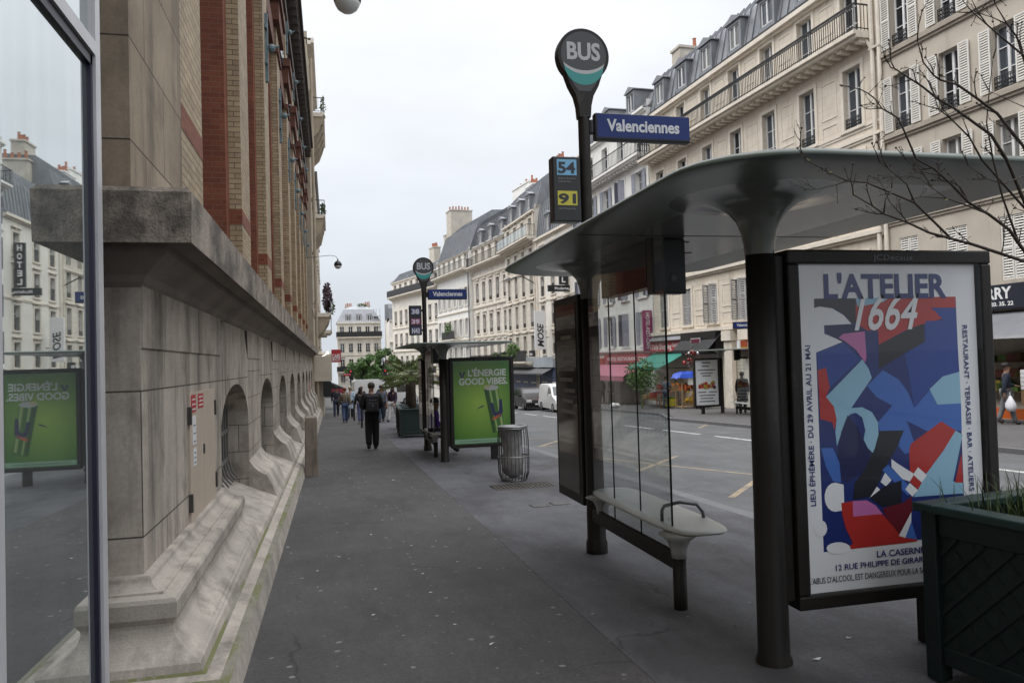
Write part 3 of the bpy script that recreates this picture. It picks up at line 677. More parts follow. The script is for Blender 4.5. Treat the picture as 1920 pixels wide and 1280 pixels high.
    if roof:
        kind, zr, hr, set_, m_, dorm = roof
        b = MB(); prof = [(.12, zr), (-.15, zr+.12), (-set_*.45, zr+hr*.72), (-set_, zr+hr), (-depth, zr+hr+.5), (-depth, zr-.3)]
        b.prism(prof, lambda u, v, a: (a, u, v), 0.0, L)
        if kind == 'seam':
            n = int(L/.55)
            for i in range(n+1):
                x = min(L-.02, i*.55)
                for (ya, za), (yb, zb) in zip(prof[1:3], prof[2:4]): b.add([(x, ya, za), (x+.03, ya, za), (x+.03, ya+.05, za+.04), (x, ya+.05, za+.04), (x, yb, zb), (x+.03, yb, zb), (x+.03, yb+.05, zb+.04), (x, yb+.05, zb+.04)], [(0,1,5,4),(1,2,6,5),(2,3,7,6),(3,0,4,7)])
        r = b.build('roof', m_, t)
        MB().box(0, L, .05, .22, zr-.06, zr+.05).build('gutter', ZINC, r)
        for x in dorm:
            b = MB(); hw = .62; zt = zr+1.75; yb = -set_*.9-.3
            b.box(x-hw, x-hw+.16, yb, -.08, zr+.2, zt); b.box(x+hw-.16, x+hw, yb, -.08, zr+.2, zt); b.box(x-hw+.16, x+hw-.16, -.3, -.08, zt-.16, zt); b.box(x-hw+.16, x+hw-.16, -.3, -.08, zr+.2, zr+.45)
            b.prism([(-hw-.1, zt+.002), (hw+.1, zt+.002), (hw+.1, zt+.06), (0, zt+.36), (-hw-.1, zt+.06)], lambda u, v, a: (x+u, a, v), yb-.5, .02)
            d = b.build('dormer', ZINC, r)
            f = put('dormer_window', win_mesh(.9, 1.14, 0), d, (x, .05, zr+.45)); put('pane', pane_mesh(.9, 1.14, random.choice((1, 2))), f)
    return t
CLEAR = glassmat('clear glass')
def ang_of(p, q): return math.atan2(q[1]-p[1], q[0]-p[0])
XF = lambda y: 20.99-.0396*y
ANG = math.atan2(1, -.0396)
def fp(y): return (XF(y), y)
# --- nearest: grey house with white louvred shutters
L0 = 24.3-4.0
cols0 = [24.3-4.0-1.08-2.05*k for k in range(9)]
B0 = facade('shutter_house', 'grey beige terraced house with rows of white louvred shutters above a corner shop', fp(4.0), ANG, L0, -.7, 17.5,
    cols0, [(3.75, 1.95), (6.55, 2.15), (9.6, 2.0), (12.65, 2.1)], GREYB, .84, trim=mat('grey stone trim', (.34,.30,.25), .9, .15, 2),
    courses=[(9.36, .14, .16), (12.40, .14, .16), (6.30, .10, .14), (3.66-.25, .06, .14), (15.6, .2, .2)],
    shutters={0: (SHUT_W, 'shut'), 1: (SHUT_W, lambda c: 'open'), 2: (SHUT_W, 'open'), 3: (SHUT_W, 'open')}, guards={1: 0, 2: 0, 3: 0},
    roof=('seam', 17.5, 2.5, 2.0, ZINC, [3, 8, 13, 18]), panes=(0, 2, 2, 1, 0), slats=.085, surround=False)
b = MB()                                   # rainwater pipes on the party wall
for x, r in ((L0-.16, .075), (L0+.18, .085)): b.tube((x, .12, -.7), (x, .12, 17.4), r, r, 8)
for z in (3.4, 6.6, 9.7, 12.9, 15.8): b.box(L0-.26, L0+.30, 0, .2, z, z+.08)
b.tube((L0+.2, .12, 12.9), (L0+.6, .3, 13.9), .06, .06, 8)
b.build('downpipe', TRIM, B0)
# corner shop front under it
def awning(parent, x0, x1, zt, zb, out, m, val=.22, name='awning', stripes=None):
    b = MB(); b.add([(x0, .02, zt), (x1, .02, zt), (x1, out, zb), (x0, out, zb), (x0, .02, zt-.03), (x1, .02, zt-.03), (x1, out, zb-.03), (x0, out, zb-.03)], [(0,1,2,3),(7,6,5,4),(0,3,7,4),(1,5,6,2)])
    n = int((x1-x0)/.3)
    for i in range(n):
        a = x0+(x1-x0)*i/n; c = x0+(x1-x0)*(i+1)/n; b.add([(a, out, zb-.03), (c, out, zb-.03), (c, out, zb-val), ((a+c)/2, out+.01, zb-val-.05), (a, out, zb-val)], [(0,1,2,3,4)])
    o = b.build(name, m, parent)
    c = MB()
    for x in (x0+.1, x1-.1): c.tube((x, .05, zt-.9), (x, out-.05, zb-.05), .02, .02, 5)
    c.build('awning_arm', IRON, o); return o
def shop(parent, x0, x1, z0, z1, m_frame, doors, lit=None):
    b = MB(); b.box(x0, x1, -.9, -.82, z0, z1); g = b.build('shop_interior', DARK if lit is None else lit, parent)
    b = MB(); n = max(2, int((x1-x0)/1.2))
    for i in range(n+1):
        x = x0+(x1-x0)*i/n; b.box(x-.05, x+.05, -.2, -.05, z0, z1)
    b.box(x0, x1, -.2, -.05, z1-.12, z1); b.box(x0, x1, -.2, -.05, z0, z0+.35)
    f = b.build('shop_frame', m_frame, parent)
    MB().box(x0, x1, -.14, -.12, z0+.35, z1-.12).build('shop_glass', PANE[0], f); return f
NAVYF = mat('navy fascia', (.016,.02,.032), .5, .1, 2)
GREYC = mat('grey awning canvas', (.15,.155,.17), .8, .12, 2, stretch=(1, .3, 1))
xx = lambda y: y-4.0
MB().box(xx(12), xx(24.0), -.02, .28, 2.85, 3.60).build('shop_fascia', NAVYF, B0)
text('CURRY', 'lettering', WHITE, B0, (xx(20.55), .283, 3.17), (-1, 0, 0), (0, 0, 1), .34, width=1.55, bold=.03)
text('Tel : 01. 71. 20. 35. 22', 'lettering', WHITE, B0, (xx(20.75), .283, 2.95), (-1, 0, 0), (0, 0, 1), .12, width=1.8, bold=.03)
awning(B0, xx(13), xx(23.5), 2.8, 2.0, 1.5, GREYC, .05)
MB().box(xx(13), xx(23.5), 1.45, 1.56, 1.93, 2.02).build('awning_bar', ALU, B0)
SHELF = mat('shop shelves of packed goods', (.10,.055,.03), .8, .6, 9, stretch=(1, 1, 3))
MB().box(xx(12), xx(23.9), -.06, -.02, -.7, 2.8).build('shop_interior', DARK, B0)
b = MB()
for z in (.35, .8, 1.25): b.box(xx(14), xx(21.2), 0, .35, z-.03, z)
for k in range(60):
    y = random.uniform(14, 21); z = random.choice((.35, .8, 1.25)); b.box(xx(y), xx(y)+.3, .05, .32, z+.002, z+random.uniform(.15, .34), random.choice((0, 1, 2, 3)))
b.build('goods_shelf', [SHELF, LEAF2, mat('yellow packets', (.35,.27,.05), .6), mat('brown packets', (.13,.04,.03), .6)], B0)

# --- cream house with long balcony and dormers
P1 = 24.3; L1 = 19.3
cols1 = [1.42+2.74*k for k in range(7)]
B1 = facade('balcony_house', 'cream stone apartment house with a long black iron balcony and zinc dormers', fp(P1+.0), ANG, L1, -1.3, 16.25,
    cols1, [(3.4, 2.0), (7.0, 2.3), (10.35, 2.35), (13.75, 2.05)], CREAM, .98, courses=[(6.05, .22, .16), (9.75, .10, .12), (16.05, .30, .2), (2.95, .28, .18), (10.2, .06, .1)],
    shutters={0: (SHUT_B, lambda c: 'ajar' if c in (3, 4) else 'shut')}, guards={1: 0, 2: 0}, bal=[(0.25, L1-.1, 13.64, .85, 'fine')],
    roof=('seam', 16.35, 2.9, 1.3, ZINC, [1.5+2.72*k for k in range(7)]), panes=(0, 2, 2, 1), slats=.09, panels=True)
b = MB(); b.box(0, L1, 0, .25, 16.3, 16.38); b.build('gutter', IRON, B1)
chimney(B1, 18.6, -3.0, 19.0, 1.0, 2.6, 1.4, 1); chimney(B1, .6, -4, 19.5, .8, 3, 1.2, 3)
yy1 = lambda y: y-P1
# first floor sign, fascia, black awning, salon
MB().box(yy1(35.7), yy1(39.4), 0, .5, 1.75, 2.95).build('fascia', BLACKP, B1)
bl = awning(B1, yy1(35.6), yy1(39.45), 3.0, 2.0, 1.0, mat('black canvas', (.012,.012,.013), .7, .2, 4), .1)
MB().box(yy1(37.0), yy1(38.0), .62, .64, 2.2, 2.62).build('screen_frame', ALU, B1); MB().box(yy1(37.05), yy1(37.95), .641, .65, 2.24, 2.58).build('screen', mat('dark red screen', (.10,.01,.03), .4), B1)
shop(B1, yy1(33.8), yy1(39.4), -1.3, 1.7, BLACKP, 1); shop(B1, yy1(28), yy1(33.0), -1.0, 2.2, mat('brown shop timber', (.10,.06,.035), .6, .2, 4), 1); shop(B1, yy1(24.6), yy1(27.5), -.8, 2.2, BLACKP, 1)
for y in (27.8, 33.4, 34.9): b = MB(); b.box(yy1(y)-.35, yy1(y)+.35, 0, .30, -1.3, 2.4); b.box(yy1(y)-.42, yy1(y)+.42, 0, .4, 2.4, 2.9); b.build('pilaster', TRIM, B1)
b = MB(); random.seed(21)
for z in (-.5, 0, .5, 1.0):
    b.box(yy1(39.6), yy1(43.4), -.8, -.35, z-.04, z, 0)
    for k in range(26):
        u = yy1(39.7)+3.5*random.random(); b.box(u, u+random.uniform(.08, .2), -.7, -.33, z+.001, z+random.uniform(.15, .40), random.randint(1, 5))
b.build('goods_shelf', [SHELF, LEAF2, mat('red packets', (.25,.02,.02), .6), bpy.data.materials['yellow packets'], mat('blue packets', (.02,.05,.2), .6), mat('pale packets', (.4,.38,.34), .6)], B1)
MB().box(yy1(39.4), yy1(43.5), -.95, -.9, -1.5, 1.9).build('shop_interior', DARK, B1)
# --- white house with blue grey shutters
P2 = 43.7; L2 = 13.5
B2 = facade('white_house', 'white painted house with blue grey shutters above a pink cafe awning', fp(P2), ANG, L2, -1.7, 17.1,
    [1.35+2.7*k for k in range(5)], [(2.45, 2.1), (5.5, 2.1), (8.6, 2.1), (11.6, 1.8), (14.35, 2.0)], WHITEF, 1.0, trim=WHITEF, courses=[(14.05, .3, .2), (11.3, .1, .1), (17.0, .3, .15), (2.1, .2, .15)],
    shutters={k: (SHUT_G, lambda c: ('open', 'ajar', 'open')[c % 3]) for k in range(4)}, bal=[(.1, L2-.1, 14.3, .7, 'thin')], roof=('flat', 17.1, 2.0, 2.5, SLATE, [2.5, 6.5, 10.5]), slats=0)
chimney(B2, 12.9, -3, 18.6, .9, 3, 1.3, 3)
yy2 = lambda y: y-P2
PINK = mat('faded pink canvas', (.40,.13,.19), .8, .10, 2, stretch=(1, .3, 1)); TEAL = mat('teal green canvas', (.02,.20,.155), .7, .10, 2, stretch=(1, .3, 1))
CRIM = mat('crimson fascia', (.30,.03,.05), .6, .1, 2)
MB().box(yy2(43.9), yy2(51.2), .0, .22, 1.35, 1.9).build('shop_fascia', CRIM, B2)
text('HOTEL RESTAURANT CAFE', 'lettering', WHITE, B2, (yy2(50.6), .223, 1.5), (-1, 0, 0), (0, 0, 1), .24, width=6.2, bold=.004)
awning(B2, yy2(44.2), yy2(53.2), 1.3, .55, 1.9, PINK, .28)
MB().box(yy2(51.5), yy2(57), .0, .2, 1.1, 1.7).build('shop_fascia', mat('red shop fascia', (.33,.05,.03), .6, .2, 3), B2)
shop(B2, yy2(44), yy2(57), -1.8, 1.0, mat('dark cafe timber', (.018,.014,.012), .6), 1)
awning(B1, yy1(39.3), yy1(43.55), 1.92, 1.1, 1.9, TEAL, .1)
MB().box(yy1(39.3), yy1(43.55), .02, .30, 2.0, 2.62).build('shop_fascia', REDP, B1)
text('Daily Shopping', 'lettering', WHITE, B1, (yy1(43.4), .303, 2.12), (-1, 0, 0), (0, 0, 1), .32, width=2.5, bold=.008)
text("Cash & Carry", 'lettering', WHITE, B1, (yy1(40.8), .303, 2.24), (-1, 0, 0), (0, 0, 1), .22, width=1.35, bold=.006)
b = MB(); b.quad((yy1(39.3), .02, 3.0), (yy1(43.55), .02, 3.0), (yy1(43.55), .5, 2.62), (yy1(39.3), .5, 2.62)); b.build('shop_canopy', ZINC, B1)
# --- houses further down the street
P3 = 57.2; L3 = 10.0
B3 = facade('narrow_pale_house', 'narrow pale rendered house with small windows and a grey mansard roof', fp(P3), ANG, L3, -2.2, 12.6, [1.9, 5.3, 8.2], [(-.2, 1.7), (2.2, 1.75), (4.75, 1.75), (7.3, 1.75), (9.9, 1.6)], PALEF, 1.0,
    courses=[(6.9, .06, .1), (12.4, .25, .2)], guards={k: 2 for k in range(5)}, roof=('seam', 12.6, 3.6, 1.0, ZINC, [6.8]), surround=2)
b = MB(); b.box(L3-.5, L3-.2, 0, .15, -2, 12.5); b.build('downpipe', TRIM, B3)
chimney(B3, 9.6, -4, 16.8, .8, 4, 1.6, 8)
P4 = 67.2; L4 = 10.7
B4 = facade('ornate_house', 'ornate cream house with a glazed top balcony and planted first floor balcony', fp(P4), ANG, L4, -2.6, 15.4, [1.5+2.56*k for k in range(4)], [(-.3, 1.9), (1.9, 2.1), (4.8, 2.2), (7.8, 2.2), (10.4, 1.7), (13.1, 1.8)], ORN, 1.05,
    courses=[(4.4, .12, .14), (7.4, .12, .14), (10.0, .14, .3), (12.5, .2, .2), (15.3, .25, .15)], guards={2: 1, 3: 1}, bal=[(0, L4-.1, 13.0, .9, 'glass'), (1.0, L4-.2, 1.6, 1.0, 'solid')], roof=('seam', 15.4, 3.6, 1.8, ZINC, [2.2, 5.2, 8.4]), surround=2, pipe=2)
chimney(B4, 1.0, -3, 18.8, 2.0, 1.0, 1.3, 4); chimney(B4, 9.5, -3, 18.4, 2.6, 1, 1.3, 5, WHITEF)
b = MB(); leaves(b, (5.5, .9, 2.6), (2.2, .35, .9), 500, .14); leaves(b, (8.5, .9, 2.2), (1.2, .3, .5), 200, .12, 1); b.build('balcony_foliage', [LEAF2, LEAF], B4)
ORN2 = blockmat('pale carved facade', (.69,.65,.59), (.65,.61,.55), (.45,.41,.36), 1.2, .42, .012, var=.16, dirt=((.17,.14,.11), .6, (2.5,2.5,.25), .50, .74, .55), bump=.15)
p5 = (XF(77.9)+.45, 77.9); q5 = (16.8, 90.4); L5 = math.dist(p5, q5)
B5 = facade('scalloped_house', 'cream house with scalloped window heads and a dark iron top balcony', p5, ang_of(p5, q5), L5, -3, 15.0, [1.4+2.4*k for k in range(5)], [(-.6, 1.8), (2.0, 1.9), (5.0, 2.1), (8.6, 2.3), (13.05, 1.85)], ORN2, 1.08,
    courses=[(4.5, .12, .2), (8.0, .15, .25), (11.5, .15, .2), (12.4, .2, .2), (15.0, .2, .15)], guards={1: 1, 2: 1, 3: 1}, bal=[(0, L5-.1, 12.9, .9, 'thin'), (.5, L5-.5, 1.4, .8, 'solid')], roof=('seam', 15.1, 3.6, 1.6, SLATE, [2.5, 6.2, 9.8]), surround=2, pipe=1)
chimney(B5, 2.0, -3, 19, 5.0, 1.4, 1.5, 3, WHITEF)
b = MB(); leaves(b, (3, .8, 2.2), (1.4, .3, .5), 200, .13); b.build('balcony_foliage', LEAF, B5)
p6 = (q5[0]-.45, q5[1]); q6 = (14.35, 104.5); L6 = math.dist(p6, q6)
B6 = facade('seamed_roof_house', 'pale house with open white shutters under a steep seamed zinc roof', p6, ang_of(p6, q6), L6, -3.5, 15.0, [1.3+2.3*k for k in range(6)], [(-1.2, 1.8), (1.6, 1.9), (4.9, 2.1), (8.6, 2.2), (13.1, 1.8)], WHITEF, 1.05,
    courses=[(4.4, .12, .14), (7.9, .12, .14), (12.5, .25, .25), (15.0, .2, .15)], shutters={1: (SHUT_W, 'open'), 2: (SHUT_W, 'open'), 3: (SHUT_W, 'open')}, bal=[(0, L6-.1, 13.0, .9, 'thin'), (4, 9.5, 4.6, .9, 'solid')], roof=('seam', 15.1, 5.0, 3.2, ZINC, []), slats=0, pipe=1)
chimney(B6, L6-1.5, -3, 19.6, 2.2, 3, 2.6, 7); b = MB(); leaves(b, (7, .7, 5.9), (1.3, .3, .9), 260, .15); b.build('balcony_foliage', LEAF2, B6)
p7 = (q6[0]+.4, q6[1]); q7 = (9.8, 124.5); L7 = math.dist(p7, q7)
B7 = facade('corner_house', 'long pale corner house at the street bend with two dark balconies', p7, ang_of(p7, q7), L7, -4, 14.6, [1.4+2.5*k for k in range(8)], [(-1.6, 1.9), (1.0, 1.9), (4.4, 2.0), (7.8, 2.2), (12.4, 1.8)], PALEF, 1.1,
    courses=[(3.6, .15, .15), (7.2, .12, .14), (11.8, .25, .25), (14.5, .2, .15)], guards={2: 1, 3: 1}, bal=[(0, L7, 12.3, .9, 'solid'), (0, L7, .3, .9, 'solid')], roof=('seam', 14.7, 2.0, 3.0, ZINC, []), pipe=1)
chimney(B7, 3, -3, 18.2, 2.4, 1.0, 1.6, 5); chimney(B7, 9, -3, 17.0, 2.0, 1.0, 1.8, 6)
p8 = (10.2, 139); q8 = (9.4, 150)
B8 = facade('side_street_house', 'slim pale house with a slate roof seen in the gap beyond the corner house', (14.2, 140), math.pi, 3.8, -4, 9.6, [.8, 2.6], [(0, 1.8), (3.0, 1.9), (6.4, 1.9)], PALEF, .9, courses=[(5.6, .5, .2), (2.4, .15, .15), (9.5, .25, .2)], roof=('flat', 9.6, 3.2, 2.5, SLATE, []), plain=True)
# --- house closing the view
B9 = facade('end_house', 'pale mansard roofed apartment house closing the view at the end of the street', (9.5, 150), math.pi, 8.2, -5, 9.9, [.9+1.6*k for k in range(5)], [(-1.6, 1.5), (1.2, 1.7), (4.2, 1.7), (7.5, 1.6)], PALEF, .8,
    courses=[(3.6, .15, .15), (6.7, .3, .2), (9.7, .3, .25), (.4, .3, .2)], guards={1: 1, 2: 1}, bal=[(-.2, 8.4, 7.1, .8, 'solid'), (-.2, 8.4, .5, .8, 'solid')], plain=True)
b = MB(); i_ = 1.25
lo = [(-.1, .12, 9.9), (8.3, .12, 9.9), (8.3, -10, 9.9), (-.1, -10, 9.9)]; hi = [(i_, -1.0, 12.5), (8.2-i_, -1.0, 12.5), (8.2-i_, -9, 12.5), (i_, -9, 12.5)]; tp = [(2.6, -2.4, 13.1), (5.6, -2.4, 13.1), (5.6, -8, 13.1), (2.6, -8, 13.1)]
b.add(lo+hi+tp, [(0,1,5,4),(1,2,6,5),(2,3,7,6),(3,0,4,7),(4,5,9,8),(5,6,10,9),(6,7,11,10),(7,4,8,11),(8,9,10,11)]); r9 = b.build('roof', mat('pale zinc roofing', (.27,.28,.30), .5, .15, 1.5), B9)
for x in (2.1, 4.1, 6.1):
    d = MB().box(x-.5, x+.5, -1.0, -.05, 10.1, 11.5).build('dormer', ZINC, r9); put('dormer_window', win_mesh(.7, 1.1, 0), d, (x, .2, 10.2)); put('pane', pane_mesh(.7, 1.1, 0), d, (x, .19, 10.2))
chimney(B9, 2.4, -4, 12.6, 1.3, .8, .7, 4); chimney(B9, 5.9, -4, 12.6, 1.3, .8, .5, 4)
b = MB(); leaves(b, (3.4, -2.6, 13.4), (1.0, .5, .4), 80, .2); b.build('roof_plants', LEAF, B9)
b = MB()
for x in (-1.4, -.9, -.2):
    b.tube((x, .5, -5), (x, .5, 12.5), .05, .05, 5)
for z in range(-3, 13, 2): b.box(-1.5, 0, .3, .9, z, z+.05)
o = b.build('scaffolding', mat('grey scaffold tube', (.40,.41,.42), .5)); o.location = (9.6, 149.5, 0); tag(o, 'grey scaffolding tower beside the house at the end of the street', 'scaffolding')
# --- left side beyond the brick building
L10 = facade('beige_house', 'tall beige house with stacked stone balconies beyond the brick building', (-1.0, 61.5), -math.pi/2, 12.8, -2, 22, [1.6+2.4*k for k in range(5)], [(-.5, 2), (2.5, 2), (5.8, 2.1), (9, 2.1), (12.4, 2.1), (16, 2.1), (19.2, 1.8)], BEIGE, .95,
    courses=[(5, .1, .15), (21.8, .4, .3)], bal=[(1.5, 9.5, 18.5, .95, 'thin'), (.5, 6.5, 12.3, .85, 'thin'), (1.2, 6.5, 5.4, 1.1, 'solid')], roof=('flat', 22, 2, 2, SLATE, []), plain=True)
b = MB()
for xa, xb, z, pr in ((1.5, 9.5, 18.24, .95), (.5, 6.5, 12.04, .85), (1.2, 6.5, 5.14, 1.1)):
    for k in range(5):
        x = xa+.2+(xb-xa-.6)*k/4; b.prism([(0, z), (pr-.1, z), (pr-.2, z-.35), (.5, z-1.0), (0, z-1.5)], lambda u, v, a: (a, u, v), x, x+.3)
b.tube((12.3, .18, -2), (12.3, .18, 21), .09, .09, 8); b.build('balcony_bracket', BEIGE, L10)
b = MB(); leaves(b, (5, .85, 6.6), (1.8, .35, 1.1), 420, .13); leaves(b, (3, 1.0, 6.0), (1.2, .4, .6), 160, .12, 1); leaves(b, (7, .85, 19.6), (1.2, .2, .8), 110, .10, 1); leaves(b, (2.5, .7, 13.4), (1.4, .2, .5), 140, .12, 1)
b.build('balcony_foliage', [LEAFP, LEAF], L10)
L11 = facade('far_left_house', 'beige house further along with one dark balcony', (-.95, 82), -math.pi/2, 20, -3, 17, [1.6+2.8*k for k in range(7)], [(0, 2), (3.4, 2), (6.8, 2.1), (10.2, 2.1), (13.5, 2)], BEIGE, .95, bal=[(13, 18.5, 4.6, 1.1, 'solid')], roof=('flat', 17, 2, 2, SLATE, []), plain=True)
o = MB().box(-14, -2.2, 105, 150, -6, 14); o = o.build('background_house', PALEF); tag(o, 'plain pale house far down on the left, mostly hidden', 'building')

POSTER=[
('N',[(0.332,2.133),(1.344,2.137),(1.346,1.553),(1.344,0.970),(1.343,0.655),(0.940,0.638),(0.469,0.626),(0.331,0.622)]),
('K',[(0.332,2.134),(0.619,2.134),(0.614,1.985),(0.581,1.976),(0.550,2.024),(0.476,2.073),(0.330,2.080)]),
('W',[(0.313,2.075),(0.368,2.086),(0.454,2.074),(0.528,2.034),(0.584,1.978),(0.393,1.973),(0.393,1.922),(0.521,1.872),(0.301,1.801)]),
('D',[(0.393,1.973),(0.669,1.974),(0.663,1.849),(0.521,1.867),(0.404,1.924)]),
('R',[(0.617,2.101),(0.856,2.135),(1.343,2.138),(1.340,2.068),(1.152,2.070),(1.254,2.004),(0.983,1.940),(0.769,1.847),(0.768,1.934),(0.690,1.935),(0.614,1.985)]),
('L',[(0.619,2.134),(0.856,2.135),(0.810,2.108),(0.630,2.081)]),
('K',[(0.769,1.847),(1.001,1.944),(1.100,1.972),(1.100,1.859),(0.977,1.803),(0.762,1.697)]),
('M',[(1.163,2.070),(1.340,2.068),(1.348,1.664),(1.223,1.639),(1.115,1.563),(1.005,1.450),(0.980,1.627),(0.953,1.784),(1.106,1.859),(1.113,1.987),(1.247,1.989)]),
('P',[(0.489,1.896),(0.523,1.919),(0.673,1.931),(0.679,1.772),(0.667,1.741),(0.607,1.822),(0.538,1.871)]),
('M',[(0.334,1.808),(0.521,1.867),(0.637,1.763),(0.416,1.598),(0.395,1.718),(0.340,1.705)]),
('R',[(0.338,1.705),(0.395,1.718),(0.416,1.598),(0.387,1.543),(0.438,1.484),(0.454,1.407),(0.437,1.342),(0.423,1.390),(0.343,1.412)]),
('B',[(0.674,1.599),(0.790,1.691),(0.900,1.630),(0.964,1.549),(1.005,1.450),(1.126,1.563),(1.168,1.468),(1.350,1.466),(1.347,1.292),(1.230,1.313),(1.090,1.305),(0.945,1.375),(0.907,1.314),(0.750,1.312),(0.741,1.375),(0.847,1.472),(0.738,1.529)]),
('B',[(0.945,1.375),(0.995,1.237),(0.958,1.180),(0.923,1.172),(0.880,1.223),(0.907,1.314)]),
('L',[(0.648,1.761),(0.690,1.704),(0.710,1.646),(0.558,1.469),(0.635,1.471),(0.700,1.439),(0.741,1.375),(0.741,1.298),(0.699,1.175),(0.624,1.237),(0.650,1.331),(0.632,1.409),(0.589,1.439),(0.545,1.432),(0.498,1.358),(0.449,1.246),(0.442,1.332),(0.454,1.407),(0.438,1.484),(0.387,1.543)]),
('L',[(1.121,1.563),(1.223,1.639),(1.348,1.664),(1.350,1.466),(1.174,1.465)]),
('D',[(0.531,1.429),(0.594,1.355),(0.662,1.223),(0.698,1.189),(0.626,1.080),(0.505,1.024),(0.462,1.043),(0.451,1.202),(0.482,1.329)]),
('K',[(0.749,1.322),(0.924,1.317),(0.865,1.212),(0.768,1.081),(0.686,0.932),(0.544,0.916),(0.560,1.020),(0.642,1.102),(0.711,1.220)]),
('B',[(0.340,1.240),(0.421,1.236),(0.461,1.146),(0.468,1.025),(0.412,1.040),(0.366,1.130)]),
('R',[(0.956,1.201),(0.970,1.233),(1.198,1.360),(1.301,1.298),(1.217,1.193),(1.072,1.043),(1.012,1.080),(0.976,1.049),(0.953,1.060)]),
('L',[(1.301,1.298),(1.351,1.269),(1.265,0.982),(1.336,0.970),(1.340,0.904),(0.973,0.906),(1.072,1.043),(1.204,1.177)]),
('R',[(1.337,1.153),(1.340,0.970),(1.280,0.974)]),
('B',[(0.757,1.084),(0.798,1.115),(0.973,0.948),(0.932,0.917)]),
('W',[(0.825,1.147),(0.876,1.111),(0.981,1.048),(0.956,1.000),(0.898,1.020),(0.823,1.097)]),
('W',[(1.013,1.086),(1.077,1.033),(1.035,0.991),(0.975,1.043)]),
('R',[(0.980,1.037),(1.035,0.989),(1.006,0.948),(0.949,1.003)]),
('W',[(0.949,0.994),(1.006,0.946),(0.964,0.909),(0.914,0.957)]),
('W',[(0.776,1.067),(0.819,1.019),(0.778,0.983),(0.741,1.013)]),
('W',[(0.714,0.987),(0.745,0.958),(0.659,0.919)]),
('K',[(0.660,0.922),(0.765,0.984),(0.891,1.015),(0.883,0.859),(0.747,0.863)]),
('W',[(0.419,0.856),(0.394,0.863),(0.373,0.880),(0.358,0.904),(0.351,0.933),(0.352,0.963),(0.362,0.991),(0.379,1.013),(0.402,1.026),(0.426,1.030),(0.483,1.013),(0.482,0.860)]),
('Q',[(0.746,0.852),(0.891,0.875),(0.955,0.910),(0.967,0.836),(0.855,0.678),(0.781,0.772)]),
('R',[(0.462,0.905),(0.544,0.911),(0.540,0.821),(0.745,0.819),(0.868,0.677),(0.985,0.656),(0.984,0.634),(0.475,0.625),(0.533,0.660),(0.487,0.751),(0.466,0.840)]),
('P',[(0.542,0.911),(0.640,0.909),(0.702,0.872),(0.745,0.819),(0.540,0.818)]),
('W',[(0.951,0.815),(0.855,0.678),(0.900,0.663),(0.947,0.737)]),
('B',[(0.948,0.759),(0.984,0.645),(0.900,0.663)]),
('W',[(0.360,0.761),(0.354,0.739),(0.341,0.723),(0.323,0.715),(0.303,0.716),(0.286,0.727),(0.274,0.746),(0.271,0.767),(0.276,0.789),(0.289,0.805),(0.307,0.813),(0.327,0.812),(0.345,0.801),(0.356,0.782)]),
('W',[(0.514,0.631),(0.505,0.615),(0.481,0.604),(0.448,0.600),(0.411,0.603),(0.379,0.613),(0.357,0.628),(0.349,0.644),(0.358,0.660),(0.381,0.670),(0.415,0.675),(0.451,0.672),(0.484,0.662),(0.506,0.647)]),
]
